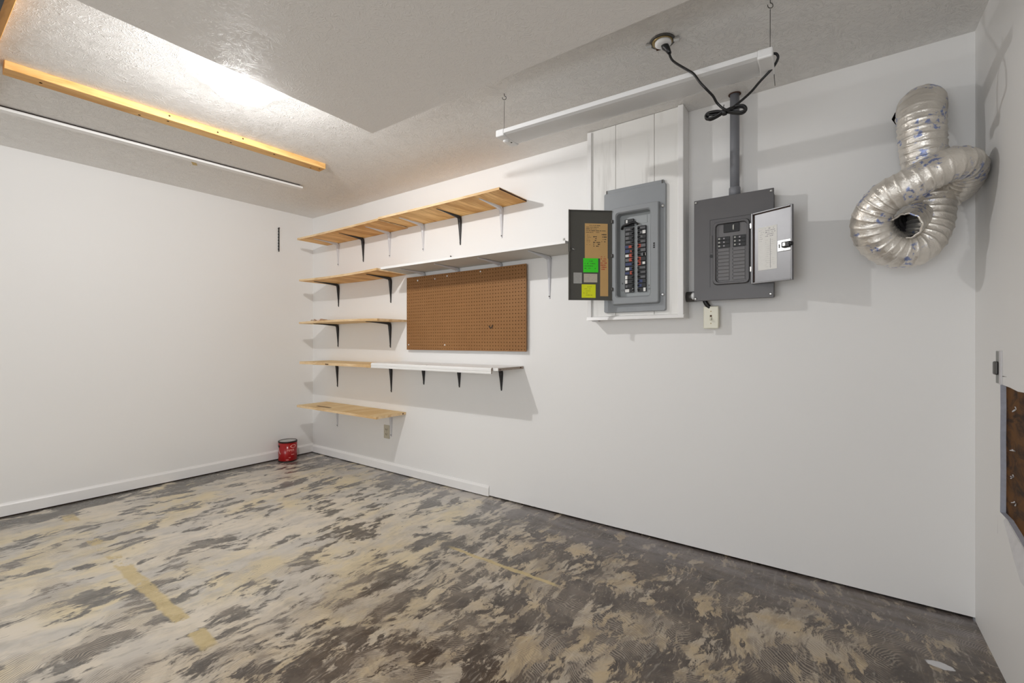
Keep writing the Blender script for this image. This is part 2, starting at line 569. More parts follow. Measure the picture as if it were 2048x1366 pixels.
# the overhead door, open and lying flat just under the ceiling
SX, SY, SZ = -2.173, 1.658, 2.355
od = struct(mb('door').box(SX, XC - 0.06, -2.9, SY, SZ, SZ + 0.008).build('door_1'))
for yy in (1.2, 0.2, -0.8, -1.8, -2.7):
    for xx in (-0.9, 0.1):
        struct(mb('steeldark').box(xx, xx + 0.03, yy, yy + 0.003, SZ + 0.008, H).build('hanger_strap', od))

def wall_grid(b, P, u0, u1, w0, w1, hole=None):
    """Flat wall on P(u, w) with an optional hole polygon given as points around its centre."""
    if not hole:
        b.face([P(u0, w0), P(u1, w0), P(u1, w1), P(u0, w1)])
        return
    hu = [p[0] for p in hole]
    hw = [p[1] for p in hole]
    a0, a1, c0, c1 = min(hu) - 0.03, max(hu) + 0.03, min(hw) - 0.03, max(hw) + 0.03
    for r in ((u0, a0, w0, w1), (a1, u1, w0, w1), (a0, a1, w0, c0), (a0, a1, c1, w1)):
        b.face([P(r[0], r[2]), P(r[1], r[2]), P(r[1], r[3]), P(r[0], r[3])])
    cu, cw = (a0 + a1) / 2, (c0 + c1) / 2
    n = len(hole)
    # the frame between the cell's rim and the hole
    def rim(p):
        du, dw = p[0] - cu, p[1] - cw
        k = min((a1 - cu) / abs(du) if abs(du) > 1e-9 else 1e9, (c1 - cw) / abs(dw) if abs(dw) > 1e-9 else 1e9)
        return (cu + du * k, cw + dw * k)
    corners = [(a0, c0), (a1, c0), (a1, c1), (a0, c1)]
    for i in range(n):
        p, q = hole[i], hole[(i + 1) % n]
        rp, rq = rim(p), rim(q)
        pts = [p, rp]
        for c in corners:
            ang = lambda t: math.atan2(t[1] - cw, t[0] - cu)
            d1 = (ang(c) - ang(rp)) % (2 * PI)
            d2 = (ang(rq) - ang(rp)) % (2 * PI)
            if 1e-6 < d1 < d2 - 1e-6 and d2 < PI:
                pts.append(c)
        pts += [rq, q]
        b.face([P(*t) for t in pts])

# left wall
b = mb('wall').box(XA - 0.12, XA, YF - 0.12, YB + 0.12, 0.0, H)
struct(b.build('wall_left'))
# back wall: its lower edge hangs a little above the floor; a ragged hole where the duct comes in
rnd = random.Random(3)
hole = []
for k in range(22):
    a = 2 * PI * k / 22
    r = 0.084 * rnd.uniform(0.95, 1.06)
    hole.append((0.300 + r * math.cos(a), 2.150 + r * math.sin(a)))
hole[11] = (hole[11][0] - 0.012, hole[11][1])
b = mb('wall')
wall_grid(b, lambda u, w: (u, YB, w), XA, XC, 0.012, H, hole)
b.face([(XA, YB, 0.012), (XC, YB, 0.012), (XC, YB + 0.06, 0.012), (XA, YB + 0.06, 0.012)])
b.use(M['darkgap'])
for i in range(22):
    p, q = hole[i], hole[(i + 1) % 22]
    b.face([(p[0], YB, p[1]), (q[0], YB, q[1]), (q[0], YB + 0.10, q[1]), (p[0], YB + 0.10, p[1])])
b.face([(XA, YB + 0.10, 0), (XC, YB + 0.10, 0), (XC, YB + 0.10, H), (XA, YB + 0.10, H)])
wall_back = struct(b.build('wall_back'))
struct(mb('darkgap').box(XA, XC, YB + 0.035, YB + 0.09, 0.0, 0.05).build('trim_1'))

# right wall with the torn opening
hy0, hy1, hz0, hz1 = 1.62, 2.292, 0.556, 1.006
rh = [(hy1, hz0), (hy1 - 0.004, 0.70), (hy1 - 0.001, 0.82), (hy1 - 0.005, 0.92), (hy1 - 0.002, hz1), (2.18, 1.002), (2.10, 0.996), (1.9, 1.003), (hy0, 1.0),
      (hy0, 0.55), (1.80, 0.50), (1.95, 0.50), (2.05, 0.524), (2.13, 0.541), (2.21, 0.556)]
b = mb('wall')
wall_grid(b, lambda u, w: (XC, u, w), YF - 0.12, YB, 0.0, H, rh[::-1])
b.use(M['drywall'])
TH = 0.0145
for i in range(len(rh)):
    p, q = rh[i], rh[(i + 1) % len(rh)]
    b.face([(XC, p[0], p[1]), (XC, q[0], q[1]), (XC + TH, q[0], q[1]), (XC + TH, p[0], p[1])])
b.use(M['wall'])
b.face([(XC + 0.12, YF - 0.12, 0), (XC + 0.12, YB, 0), (XC + 0.12, YB, H), (XC + 0.12, YF - 0.12, H)])
wall_right = struct(b.build('wall_right'))
struct(mb('brown').box(XC + TH, XC + 0.04, 1.5, 2.40, 0.42, 1.1).build('sheathing_panel', wall_right))
# splinters of the old fixing standing out of the sheathing
b = mb('torn')
rnd = random.Random(9)
for (yy, zz) in ((2.19, 0.93), (2.20, 0.79), (2.19, 0.62), (2.215, 0.70)):
    for k in range(3):
        d = Vector((-rnd.uniform(0.004, 0.011), rnd.uniform(-0.02, 0.02), rnd.uniform(-0.01, 0.012)))
        a = Vector((XC + TH + 0.001, yy + rnd.uniform(-0.01, 0.01), zz))
        b.tube([a, a + d * 0.6, a + d], 0.0016, 5)
struct(b.build('splinter', wall_right))
# torn paper hanging below the opening
b = mb('torn')
b.loft([[(XC - 0.001, 2.225, 0.556), (XC - 0.006, 2.222, 0.546)],
        [(XC - 0.001, 2.14, 0.540), (XC - 0.012, 2.14, 0.510)],
        [(XC - 0.001, 2.05, 0.522), (XC - 0.018, 2.06, 0.475)],
        [(XC - 0.001, 1.95, 0.498), (XC - 0.022, 1.98, 0.44)],
        [(XC - 0.001, 1.85, 0.49), (XC - 0.020, 1.86, 0.43)]], False, False, False)
struct(b.build('torn_paper', wall_right))

# front wall: the open garage doorway is behind the camera
for i, r in enumerate(((XA - 0.12, XA + 0.25, 0, H), (XC - 0.35, XC + 0.12, 0, H), (XA + 0.25, XC - 0.35, 2.15, H))):
    struct(mb('wall').box(r[0], r[1], YF - 0.12, YF, r[2], r[3]).build('wall_front' if i == 0 else 'wall_front.%03d' % i))

# baseboards
def baseboard_profile(d=0.013, h=0.094, z=0.010):
    return [(0, z), (d, z), (d, h - 0.016), (d * 0.55, h - 0.006), (d * 0.35, h), (0, h)]
b = mb('trimw')
b.prism([(XA + u, w) for u, w in baseboard_profile()], 'y', YF, YB)
struct(b.build('baseboard_left'))
b = mb('trimw')
b.prism([(YB - u, w) for u, w in baseboard_profile(0.013, 0.083, 0.008)], 'x', XA + 0.0135, -2.092)
struct(b.build('baseboard_back'))
b = mb('darkgap').box(XA, XA + 0.004, YF, YB, 0.0, 0.010)
struct(b.build('trim_2'))

# ------------------------------------------------------------------ lamp behind the dropped ceiling
lp = thing('ceiling_lamp', 'glowing white dome ceiling lamp, half hidden behind the overhead door', 'lamp', (-2.322, 1.017, H))
mb('white').lathe([(0.095, 0), (0.095, -0.012), (0.06, -0.018)], seg=32).build('lamp_base', lp)
mb('white').lathe([(0.02, -0.018), (0.03, -0.050), (0.076, -0.0635), (0.076, -0.0655), (0.01, -0.0655)], seg=32).build('bulb_baffle', lp)  # added baffle inside the globe, keeps bulb light off the nearby ceiling
prof = [(0.110, -0.010), (0.128, -0.024), (0.138, -0.045), (0.138, -0.066), (0.134, -0.080), (0.120, -0.093), (0.096, -0.103), (0.062, -0.109), (0.03, -0.1115), (0.004, -0.112)]
mb('lamp').lathe(prof, seg=32, caps=False).build('lamp_globe', lp)
bl = bpy.data.lights.new('lamp_bulb', 'POINT')
bl.energy = LAMP_WATTS
bl.shadow_soft_size = 0.018
bl.color = (1.0, 0.992, 0.985)
blo = bpy.data.objects.new('lamp_bulb', bl)
C.objects.link(blo)
blo.parent = lp
blo.location = (0, 0, -0.0744)

# ------------------------------------------------------------------ boards fixed to the ceiling
ang = math.atan2(0.083, 1.555)
lb = thing('lumber_board', 'long orange pine board screwed flat to the ceiling above the left wall', 'board', (-3.125, 0.336, H), (0, 0, -ang))
mb('lumber').box(-0.044, 0.044, 0, 1.55, -0.038, 0, 0.002, 1).build('board', lb)
for (xx, yy) in ((0.0, 0.12), (-0.02, 0.5), (0.018, 0.62), (-0.01, 0.95), (0.02, 1.2), (-0.02, 1.47), (0.01, 1.52)):
    mb('crack').lathe([(0.006, -0.0386), (0.003, -0.0386)], (xx, yy, 0), seg=8).build('knot', lb)
for yy, zz in ((0.62, -0.016), (0.86, -0.022), (1.0, -0.012)):
    mb('crack').lathe([(0.005, 0.0442), (0.002, 0.0446)], (0, yy, zz), 'x', seg=8).build('knot', lb)

ang2 = math.atan2(0.117, 1.61)
ws = thing('trim_strip', 'thin white wooden strip fixed to the ceiling close to the left wall', 'strip', (-3.752, -0.20, H), (0, 0, -ang2))
mb('trimw').box(-0.026, 0.026, 0, 2.24, -0.026, -0.010, 0.001, 1).build('strip', ws)
mb('darkgap').box(-0.022, 0.012, 0.01, 2.22, -0.010, 0, 0).build('batten', ws)

tp = mb('tape').box(-0.014, 0.014, -0.04, 0.04, -0.0014, -0.0002)
tp = tp.build('tape_scrap')
tp.location = (-3.762, 1.325, H)
tp.rotation_euler = (0, 0, 1.1)
tag(tp, 'small scrap of tan tape stuck to the ceiling beside the thin white strip', 'tape')

cb = thing('lumber_beam', 'orange wooden beam along the ceiling in the upper left corner', 'beam', (-3.1, 0.25, H))
mb('lumberx').box(-0.6, 1.2, -0.042, 0.044, -0.040, 0, 0.002, 1).build('board', cb)
rl = thing('door_track', 'black metal track hung under the orange beam in the upper left corner', 'track', (-3.1, 0.2555, 2.400))
mb('black').prism([(-0.03, 0), (0.012, 0), (0.010, -0.012), (-0.03, -0.012)], 'x', -0.6, 1.2).build('rail', rl)

# ------------------------------------------------------------------ shelves with brackets
def bracket(m, arm=0.26, drop=0.225, w=0.031):
    """Stamped steel shelf bracket: one tapered channel bent through a fillet. Local: wall at y=0, shelf underside at z=0."""
    path = []
    t = 0.020
    for k in range(6):
        z = -drop + (drop - 0.05) * k / 5
        path.append((Vector((0, -0.001, z)), 0.32 + 0.68 * k / 5))
    R = 0.05
    for k in range(1, 8):
        a = PI / 2 * k / 8
        path.append((Vector((0, -0.001 - R * 0.55 * (1 - math.cos(a)), -R + R * 0.96 * math.sin(a))), 1.0))
    for k in range(7):
        y = 0.034 + (arm - 0.034) * k / 6
        path.append((Vector((0, -y, -0.002)), 1.0 - 0.68 * k / 6))
    rings = []
    for i, (p, s) in enumerate(path):
        d = (path[min(i + 1, len(path) - 1)][0] - path[max(i - 1, 0)][0]).normalized()
        nrm = Vector((0, d.z, -d.y))                     # towards the inside of the bend
        if nrm.y > 0:
            nrm = -nrm
        if i > 13:
            nrm = Vector((0, 0, -1))
        ww, tt = w * s / 2, t * (0.12 + 0.88 * s * s)
        rings.append([p + Vector((-ww, 0, 0)), p + Vector((ww, 0, 0)), p + Vector((ww * 0.72, 0, 0)) + nrm * tt * 0.8,
                      p + Vector((ww * 0.25, 0, 0)) + nrm * tt, p + Vector((-ww * 0.25, 0, 0)) + nrm * tt, p + Vector((-ww * 0.72, 0, 0)) + nrm * tt * 0.8])
    return MB().use(M[m]).loft(rings, True, True, False)

BR = {}
def add_bracket(parent, x, z, m, arm=0.26, drop=0.225):
    """parent is a shelf whose origin is at the wall on the board's underside."""
    key = (m, arm, drop)
    if key not in BR:
        o = bracket(m, arm, drop).build('bracket', parent)
        s = mb('steeldark').lathe([(0.0045, -0.001), (0.0045, -0.0085), (0.002, -0.0095)], (0, 0, -drop + 0.016), 'y', 8).build('screw', o)
        BR[key] = (o, s)
    else:
        o0, s0 = BR[key]
        o = o0.copy()
        C.objects.link(o)
        o.parent = parent
        s = s0.copy()
        C.objects.link(s)
        s.parent = o
    o.location = (x - parent.location.x, 0, z - parent.location.z)
    return o

def board(name, parent, x0, x1, depth, thick, m, bow=0.0, edge='edge', y0=-0.002, slot=None):
    """A shelf board; local y=0 is the wall, z=0 the underside. bow lifts or sinks the middle."""
    b = MB().use(M[m])
    n = 12
    def zc(u):
        return -bow * 4 * u * (1 - u)
    rings = []
    for k in range(n + 1):
        u = k / n
        x = x0 + (x1 - x0) * u
        z = zc(u)
        rings.append([(x, -depth, z), (x, y0, z), (x, y0, z + thick), (x, -depth, z + thick)])
    V = [[b.bm.verts.new(p) for p in r] for r in rings]
    me = M[edge]
    for i in range(n):
        for j in range(4):
            f = b.bm.faces.new((V[i][j], V[i][(j + 1) % 4], V[i + 1][(j + 1) % 4], V[i + 1][j]))
            b.use(me if j == 3 else M[m])
            b._tag([f])
    b.use(me)
    b._tag([b.bm.faces.new(V[0][::-1]), b.bm.faces.new(V[-1])])
    return b.build(name, parent)

def split(parent, x, y0, y1, w=0.006, skew=0.0, z=-0.0008):
    return mb('crack').prism([(x - w * 0.3, y0), (x + w * 0.3, y0), (x + w + skew, y1), (x - w * 0.4 + skew, y1)], 'z', z, z + 0.0012).build('split', parent)

GB = 'shelf boards on brackets along the back wall'
def shelf(label, x, z):
    return thing('wall_shelf', label, 'shelf', (x, YB, z), group=None)

# top row
s = shelf('top plywood shelf next to the corner, left board of the highest row', -3.58, 2.124)
board('board', s, -0.60, 0.600, 0.315, 0.017, 'ply', 0.004)
for x, m in ((-3.989, 'bracketw'), (-3.593, 'black'), (-3.216, 'bracketw')):
    add_bracket(s, x, 2.124, m)
s = shelf('top plywood shelf with dark splits, right board of the highest row', -2.37, 2.132)
board('board', s, -0.606, 0.61, 0.318, 0.016, 'ply', 0.003)
split(s, -0.602, -0.31, -0.02, 0.008)
split(s, -0.03, -0.16, -0.012, 0.008, 0.02)
split(s, 0.44, -0.12, -0.02, 0.009, 0.02)
mb('crack').box(0.6095, 0.6112, -0.317, -0.004, 0.001, 0.011).build('dark_edge', s)
for x, m in ((-2.792, 'bracketw'), (-2.38, 'black'), (-1.976, 'bracketw')):
    add_bracket(s, x, 2.132, m)

# second row
s = shelf('bowed plywood shelf on black brackets, second from the top', -3.60, 1.728)
board('board', s, -0.552, 0.60, 0.312, 0.018, 'ply', 0.011)
for x in (-3.985, -3.203):
    add_bracket(s, x, 1.722, 'black')
s = shelf('long white shelf board above the brown pegboard', -2.11, 1.730)
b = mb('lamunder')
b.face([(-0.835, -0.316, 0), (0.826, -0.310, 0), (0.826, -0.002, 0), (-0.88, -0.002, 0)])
b.use(M['lam'])
b.face([(-0.835, -0.316, 0.017), (0.826, -0.310, 0.017), (0.826, -0.002, 0.017), (-0.88, -0.002, 0.017)])
for p, q in (((-0.835, -0.316), (0.826, -0.310)), ((0.826, -0.310), (0.826, -0.002)), ((0.826, -0.002), (-0.88, -0.002)), ((-0.88, -0.002), (-0.835, -0.316))):
    b.face([(p[0], p[1], 0), (q[0], q[1], 0), (q[0], q[1], 0.017), (p[0], p[1], 0.017)])
b.build('board', s).location.z = 0.0
s.location.z = 1.7285
for x in (-2.78, -2.40, -1.985):
    add_bracket(s, x, 1.728, 'bracketw', 0.26, 0.075)
add_bracket(s, -1.573, 1.728, 'bracketw', 0.26, 0.285)
mb('labelgrey').box(0.812, 0.826, -0.313, -0.308, 0.017, 0.030, 0.002, 1).build('clip', s)

# third row
s = shelf('short pine shelf on black brackets, level with the pegboard', -3.58, 1.322)
board('board', s, -0.575, 0.588, 0.312, 0.018, 'plylight', -0.006)
for x in (-3.993, -3.209):
    add_bracket(s, x, 1.326, 'black', 0.26, 0.225)

# fourth row
s = shelf('pale plywood shelf left of the white countertop board', -3.60, 0.942)
board('board', s, -0.545, 0.525, 0.312, 0.024, 'plylight', 0.0)
mb('crack').box(-0.12, -0.07, -0.3135, -0.3125, 0.006, 0.014).build('knot', s)
for x in (-4.003, -3.196):
    add_bracket(s, x, 0.942, 'black', 0.26, 0.235)
s = shelf('white laminate countertop board with rounded front lip under the pegboard', -2.43, 0.962)
# countertop section: top sheet with rolled front edge that hangs down
prof = [(-0.002, 0.0), (-0.002, 0.021)]
prof += [(-0.300, 0.021)]
for k in range(0, 7):
    a = PI / 2 * k / 6
    prof.append((-0.302 - 0.012 * math.sin(a), 0.009 + 0.012 * math.cos(a)))
prof += [(-0.314, -0.002), (-0.312, -0.006), (-0.314, -0.010), (-0.313, -0.020), (-0.304, -0.020), (-0.304, -0.004), (-0.300, 0.0)]
b = mb('lam').prism(prof, 'x', -0.640, 0.600)
b.bm.faces.ensure_lookup_table()
for f in b.bm.faces:
    if abs(f.normal.x) > 0.9 or all(abs(v.co.x - 0.600) < 1e-6 for v in f.verts):
        f.material_index = 1
b.mats.append(M['chip'])
b.build('board', s)
tail = mb('lam').prism([(-0.295, 0.0005), (-0.002, 0.0005), (-0.002, 0.0205), (-0.295, 0.0205)], 'x', 0.600, 0.643)
tail.build('board_end', s)
mb('chip').box(0.6432, 0.6445, -0.295, -0.003, 0.002, 0.018).build('raw_edge', s)
mb('crack').box(0.6446, 0.6452, -0.045, -0.030, 0.007, 0.016).build('hole', s)
mb('crack').box(0.6446, 0.6452, -0.285, -0.262, 0.004, 0.009).build('hole', s)
mb('ink').lathe([(0.006, 0.0211), (0.003, 0.0214)], (0.02, -0.19, 0), seg=8).build('chip_mark', s)
mb('greyink').prism([(-0.012, -0.308), (0.004, -0.309), (0.010, -0.296), (0.0, -0.300)], 'z', 0.0195, 0.0216).build('chip_mark', s)
for x in (-2.786, -2.39, -1.98):
    add_bracket(s, x, 0.962, 'black', 0.25, 0.165)

# fifth row
s = shelf('lowest pine shelf with a dark slot, above the wall outlet', -3.59, 0.528)
board('board', s, -0.602, 0.585, 0.312, 0.020, 'plylight', 0.0)
mb('crack').prism([(-0.385, -0.246), (-0.165, -0.246), (-0.165, -0.224), (-0.385, -0.224)], 'z', 0.0192, 0.0206).build('slot', s)
mb('crack').lathe([(0.007, 0.5852), (0.003, 0.586)], (0, -0.035, 0.010), 'x', 8).build('knot', s)
for x in (-4.003, -3.196):
    add_bracket(s, x, 0.528, 'bracketw', 0.25, 0.215)

# crumpled scrap on the third shelf
b = MB().use(M['scrap'])
rnd = random.Random(21)
g = [[(-0.09 + 0.18 * i / 7, -0.05 + 0.10 * j / 5, 0.002 + rnd.random() * 0.022) for j in range(6)] for i in range(8)]
V = [[b.bm.verts.new(p) for p in r] for r in g]
for i in range(7):
    for j in range(5):
        f = b.bm.faces.new((V[i][j], V[i + 1][j], V[i + 1][j + 1], V[i][j + 1]))
        b._tag([f])
o = b.build('paper_scrap')
o.location = (-3.98, YB - 0.20, 1.343)
tag(o, 'small crumpled pinkish paper scrap on the third shelf near the corner', 'paper')

# ------------------------------------------------------------------ pegboard
pb = thing('pegboard', 'brown perforated pegboard with white screws on the back wall', 'pegboard', (-2.354, YB, 1.39))
b = mb('peg')
nx, nz, pitch = 48, 24, 0.0254
x0, z0 = -nx * pitch / 2, -nz * pitch / 2
yf, yb = -0.030, -0.0245
rr = 0.0036
cs, sn = [math.cos(2 * PI * k / 8 + PI / 8) for k in range(8)], [math.sin(2 * PI * k / 8 + PI / 8) for k in range(8)]
sq = [(0.5, 0.2071), (0.2071, 0.5), (-0.2071, 0.5), (-0.5, 0.2071), (-0.5, -0.2071), (-0.2071, -0.5), (0.2071, -0.5), (0.5, -0.2071)]
cr = [(0.5, 0.5), (-0.5, 0.5), (-0.5, -0.5), (0.5, -0.5)]
for i in range(nx):
    for j in range(nz):
        cx, cz = x0 + (i + .5) * pitch, z0 + (j + .5) * pitch
        hv = [b.bm.verts.new((cx + rr * cs[k], yf, cz + rr * sn[k])) for k in range(8)]
        hb = [b.bm.verts.new((cx + rr * cs[k], yb, cz + rr * sn[k])) for k in range(8)]
        ov = [b.bm.verts.new((cx + pitch * sq[k][0], yf, cz + pitch * sq[k][1])) for k in range(8)]
        cv = [b.bm.verts.new((cx + pitch * c[0], yf, cz + pitch * c[1])) for c in cr]
        fs = []
        for k in range(8):
            m_ = (k + 1) % 8
            if k % 2 == 0:
                fs.append(b.bm.faces.new((hv[k], ov[k], cv[k // 2], ov[m_], hv[m_])))
            else:
                fs.append(b.bm.faces.new((hv[k], ov[k], ov[m_], hv[m_])))
            fs.append(b.bm.faces.new((hv[k], hv[m_], hb[m_], hb[k])))
        b._tag(fs)
x1, z1 = -x0, -z0
for p, q in (((x0, z0), (x1, z0)), ((x1, z0), (x1, z1)), ((x1, z1), (x0, z1)), ((x0, z1), (x0, z0))):
    b.face([(p[0], yf, p[1]), (q[0], yf, q[1]), (q[0], yb, q[1]), (p[0], yb, p[1])])
b.use(M['pegdark'])
b.face([(x0, yb, z0), (x1, yb, z0), (x1, yb, z1), (x0, yb, z1)])
b.build('perforated_panel', pb)
for xx in (x0 + 0.02, -0.02, x1 - 0.045):
    mb('lumberx').box(xx, xx + 0.03, yb + 0.0005, -0.001, z0 + 0.01, z1 - 0.01).build('furring_strip', pb)
for (xx, zz, r) in ((-0.475, 0.272, 0.0075), (-0.275, 0.270, 0.006), (-0.14, 0.282, 0.0065), (0.20, 0.287, 0.0065), (-0.585, -0.262, 0.006), (-0.165, -0.262, 0.0065)):
    mb('white').lathe([(r, yf + 0.0005), (r, yf - 0.001), (r * 0.5, yf - 0.003)], (xx, 0, zz), 'y', 10).build('screw', pb)
mb('ink').tube(smooth_path([(0.285, yf - 0.004, -0.12), (0.295, yf - 0.006, -0.135), (0.312, yf - 0.008, -0.132), (0.318, yf - 0.006, -0.115)], 4), 0.0035, 6).build('wire_hook', pb)

# ------------------------------------------------------------------ planked backer behind the breaker panel
bk = thing('panel_backer', 'white planked wooden backer with trim running from ceiling to breaker panel', 'backer', (-0.95, YB, 0))
zb, zt = 1.298, H - 0.002
for a, c in ((-1.222, -1.062), (-1.060, -0.832), (-0.830, -0.690)):
    spans = ((zb, 1.395), (1.918, zt)) if a == -1.060 else ((zb, zt),)     # the middle plank is cut out behind the breaker panel
    for p, q in spans:
        mb('plank').box(a + 0.95, c + 0.95, -0.098, -0.075, p, q, 0.0012, 1).build('plank', bk)
mb('plank').box(-0.272, 0.272, -0.075, -0.001, zb, zt).build('plank_frame', bk)
mb('trimw').box(-0.29, -0.263, -0.112, -0.090, zb - 0.012, zt - 0.006, 0.002, 1).build('trim_strip', bk)
mb('trimw').box(0.252, 0.281, -0.114, -0.001, zb - 0.012, zt, 0.003, 2).build('trim_strip', bk)
mb('trimw').box(0.266, 0.2815, -0.020, -0.001, zb + 0.02, zt - 0.03, 0.001, 1).build('trim_strip', bk)
b = mb('trimw').prism([(-0.118, zb - 0.014), (-0.112, zb + 0.004), (-0.099, zb + 0.010), (-0.001, zb + 0.010), (-0.001, zb - 0.014)], 'x', -0.292, 0.283)
b.build('trim_strip', bk)
mb('torn').box(-0.262, -0.222, -0.105, -0.07, zb - 0.022, zb - 0.014).build('shim', bk)

# ------------------------------------------------------------------ the older breaker panel
PX, PZ = -0.945, 1.685
ep = thing('breaker_box', 'light grey breaker panel with two rows of breakers and open olive door', 'electrical panel', (PX, YB - 0.098, PZ))
def rounded_rect(x0, x1, z0, z1, r, n=4):
    pts = []
    for cx, cz, a0 in ((x1 - r, z1 - r, 0), (x0 + r, z1 - r, PI / 2), (x0 + r, z0 + r, PI), (x1 - r, z0 + r, 3 * PI / 2)):
        for k in range(n + 1):
            a = a0 + PI / 2 * k / n
            pts.append((cx + r * math.cos(a), cz + r * math.sin(a)))
    return pts
def ring_rect(x0, x1, z0, z1, r, y):
    return [(p[0], y, p[1]) for p in rounded_rect(x0, x1, z0, z1, r)]
# cover sheet: flat flange, raised pan around the recessed dead front
b = mb('cover')
R = [ring_rect(-0.183, 0.183, -0.360, 0.350, 0.012, 0.0),
     ring_rect(-0.183, 0.183, -0.360, 0.350, 0.012, -0.014),
     ring_rect(-0.180, 0.180, -0.357, 0.347, 0.012, -0.018),
     ring_rect(-0.128, 0.154, -0.318, 0.250, 0.014, -0.018),
     ring_rect(-0.124, 0.150, -0.314, 0.246, 0.012, -0.041),
     ring_rect(-0.120, 0.146, -0.310, 0.242, 0.012, -0.044),
     ring_rect(-0.100, 0.108, -0.278, 0.218, 0.016, -0.044),
     ring_rect(-0.094, 0.102, -0.272, 0.212, 0.016, -0.036),
     ring_rect(-0.093, 0.101, -0.271, 0.211, 0.014, 0.014)]
b.loft(R, True, False, False)
b.build('cover', ep)
mb('cover').box(-0.172, 0.172, -0.016, 0.0, 0.345, 0.368, 0.003, 1).build('top_flange', ep)
for xx in (-0.168, 0.160):
    mb('steeldark').box(xx, xx + 0.007, -0.018, -0.014, 0.346, 0.366).build('flange_slot', ep)
mb('deadfront').box(-0.094, 0.102, 0.012, 0.021, -0.272, 0.212).build('dead_front', ep)
mb('deadfront').box(0.024, 0.070, 0.0105, 0.012, 0.150, 0.195, 0.001, 1).build('knockout_plate', ep)
for (xx, zz) in ((0.167, 0.22), (0.167, -0.27), (-0.17, 0.2)):
    mb('steel').lathe([(0.009, -0.017), (0.009, -0.022), (0.005, -0.026)], (xx, 0, zz), 'y', 12).build('screw', ep)
# the latch slots
for k in range(3):
    mb('plastblack').box(0.122, 0.132, -0.0452, -0.0435, -0.012 + 0.011 * k, -0.004 + 0.011 * k).build('latch_slot', ep)
# breakers
def breaker(x0, x1, zc, hh, side, tags, big=False):
    o = mb('plastblack').box(x0, x1, -0.024, -0.010, zc - hh, zc + hh, 0.0012, 1).build('breaker', ep)
    o.location.y = 0.024
    ix = x1 - 0.010 if side == 'L' else x0 + 0.002
    mb('plastblack').prism([(-0.024, zc - hh * 0.5), (-0.034, zc - hh * 0.15), (-0.034, zc + hh * 0.25), (-0.024, zc + hh * 0.55)], 'x', ix, ix + 0.008).build('toggle', o)
    for (u0, u1, w0, w1, m) in tags:
        xa, xb = x0 + (x1 - x0) * u0, x0 + (x1 - x0) * u1
        mb(m).box(xa, xb, -0.0248, -0.0238, zc - hh + 2 * hh * w0, zc - hh + 2 * hh * w1).build('tag', o)
    return o
Lx0, Lx1 = -0.060, -0.006
Rx0, Rx1 = 0.016, 0.066
LT = [[(.1, .6, .3, .7, 'taggrey')], [(.1, .5, .15, .8, 'taggrey')], [(.1, .45, .2, .8, 'taggrey')], [(.15, .6, .4, .8, 'taggrey')],
      [(.05, .4, .2, .8, 'blue'), (.45, .8, .2, .8, 'red')], [(.05, .5, .15, .9, 'blue'), (.65, .8, .2, .7, 'red')], [(.08, .45, .15, .75, 'label'), (.5, .85, .1, .9, 'red')],
      [(.08, .5, .1, .8, 'taggrey'), (.5, .85, .1, .9, 'red')], [(.08, .9, .2, .8, 'blue')], [(.1, .5, .1, .8, 'label'), (.6, .8, .1, .8, 'blue')],
      [(.05, .5, .2, .7, 'blue'), (.6, .85, .1, .9, 'red')], [(.05, .3, .05, .95, 'label')], [(.05, .3, .05, .95, 'label')], [(.1, .3, .1, .7, 'taggrey')], [(.05, .5, .05, .8, 'label'), (.85, .95, .2, .9, 'label')]]
zt_, zb_ = 0.135, -0.245
hh = (zt_ - zb_) / 15 / 2
for k in range(15):
    breaker(Lx0, Lx1, zt_ - (2 * k + 1) * hh, hh * 0.94, 'L', LT[k])
RT = [[(.3, .9, .3, .7, 'taggrey')], [(.6, .95, .1, .9, 'label'), (.3, .55, .2, .7, 'taggrey')], [(.4, .6, .3, .7, 'taggrey')], [(.4, .9, .2, .6, 'taggrey')],
      [(.05, .4, .05, .9, 'red'), (.42, .95, .1, .8, 'taggrey')], [(.4, .95, .1, .8, 'taggrey')], [(.45, .9, .1, .8, 'taggrey'), (.7, .95, .1, .8, 'label')],
      [(.05, .4, .05, .95, 'red')], [(.05, .4, .05, .95, 'red'), (.6, .9, .2, .8, 'label')], [(.05, .9, .3, .7, 'taggrey')], [(.4, .9, .3, .6, 'taggrey')],
      [(.4, .9, .1, .6, 'taggrey')], [(.05, .6, .1, .8, 'blue')], [(.05, .5, .1, .8, 'blue')], [(.7, .97, .05, .95, 'label')]]
zt_ = 0.135
hh = (zt_ - zb_) / 15 / 2
for k in range(15):
    breaker(Rx0, Rx1, zt_ - (2 * k + 1) * hh, hh * 0.94, 'R', RT[k])
# main breaker with its lever at the top left
o = mb('plastblack').box(Lx0, Lx1, -0.026, -0.010, 0.140, 0.182, 0.001, 1).build('main_breaker', ep)
o.location.y = 0.024
mb('label').box(Lx0 + 0.008, Lx0 + 0.018, -0.0266, -0.0255, 0.160, 0.178).build('tag', o)
mb('plastblack').tube(smooth_path([(Lx0 - 0.018, -0.024, 0.128), (Lx0 - 0.004, -0.034, 0.145), (-0.03, -0.040, 0.150), (0.0, -0.034, 0.158), (0.022, -0.028, 0.143)], 4), 0.0065, 6).build('toggle', o)
# embossed numbers beside the rows
for k, (xx, zz, tx) in enumerate(((-0.078, -0.235, '17'), (-0.078, -0.195, '9'), (0.080, -0.235, '18'), (0.080, -0.215, '6'))):
    ob = bpy.data.objects.new('number', lettering(tx, 0.016, M['ink']))
    C.objects.link(ob)
    ob.parent = ep
    ob.location = (xx, 0.0115, zz)
    ob.rotation_euler = (PI / 2, 0, 0)
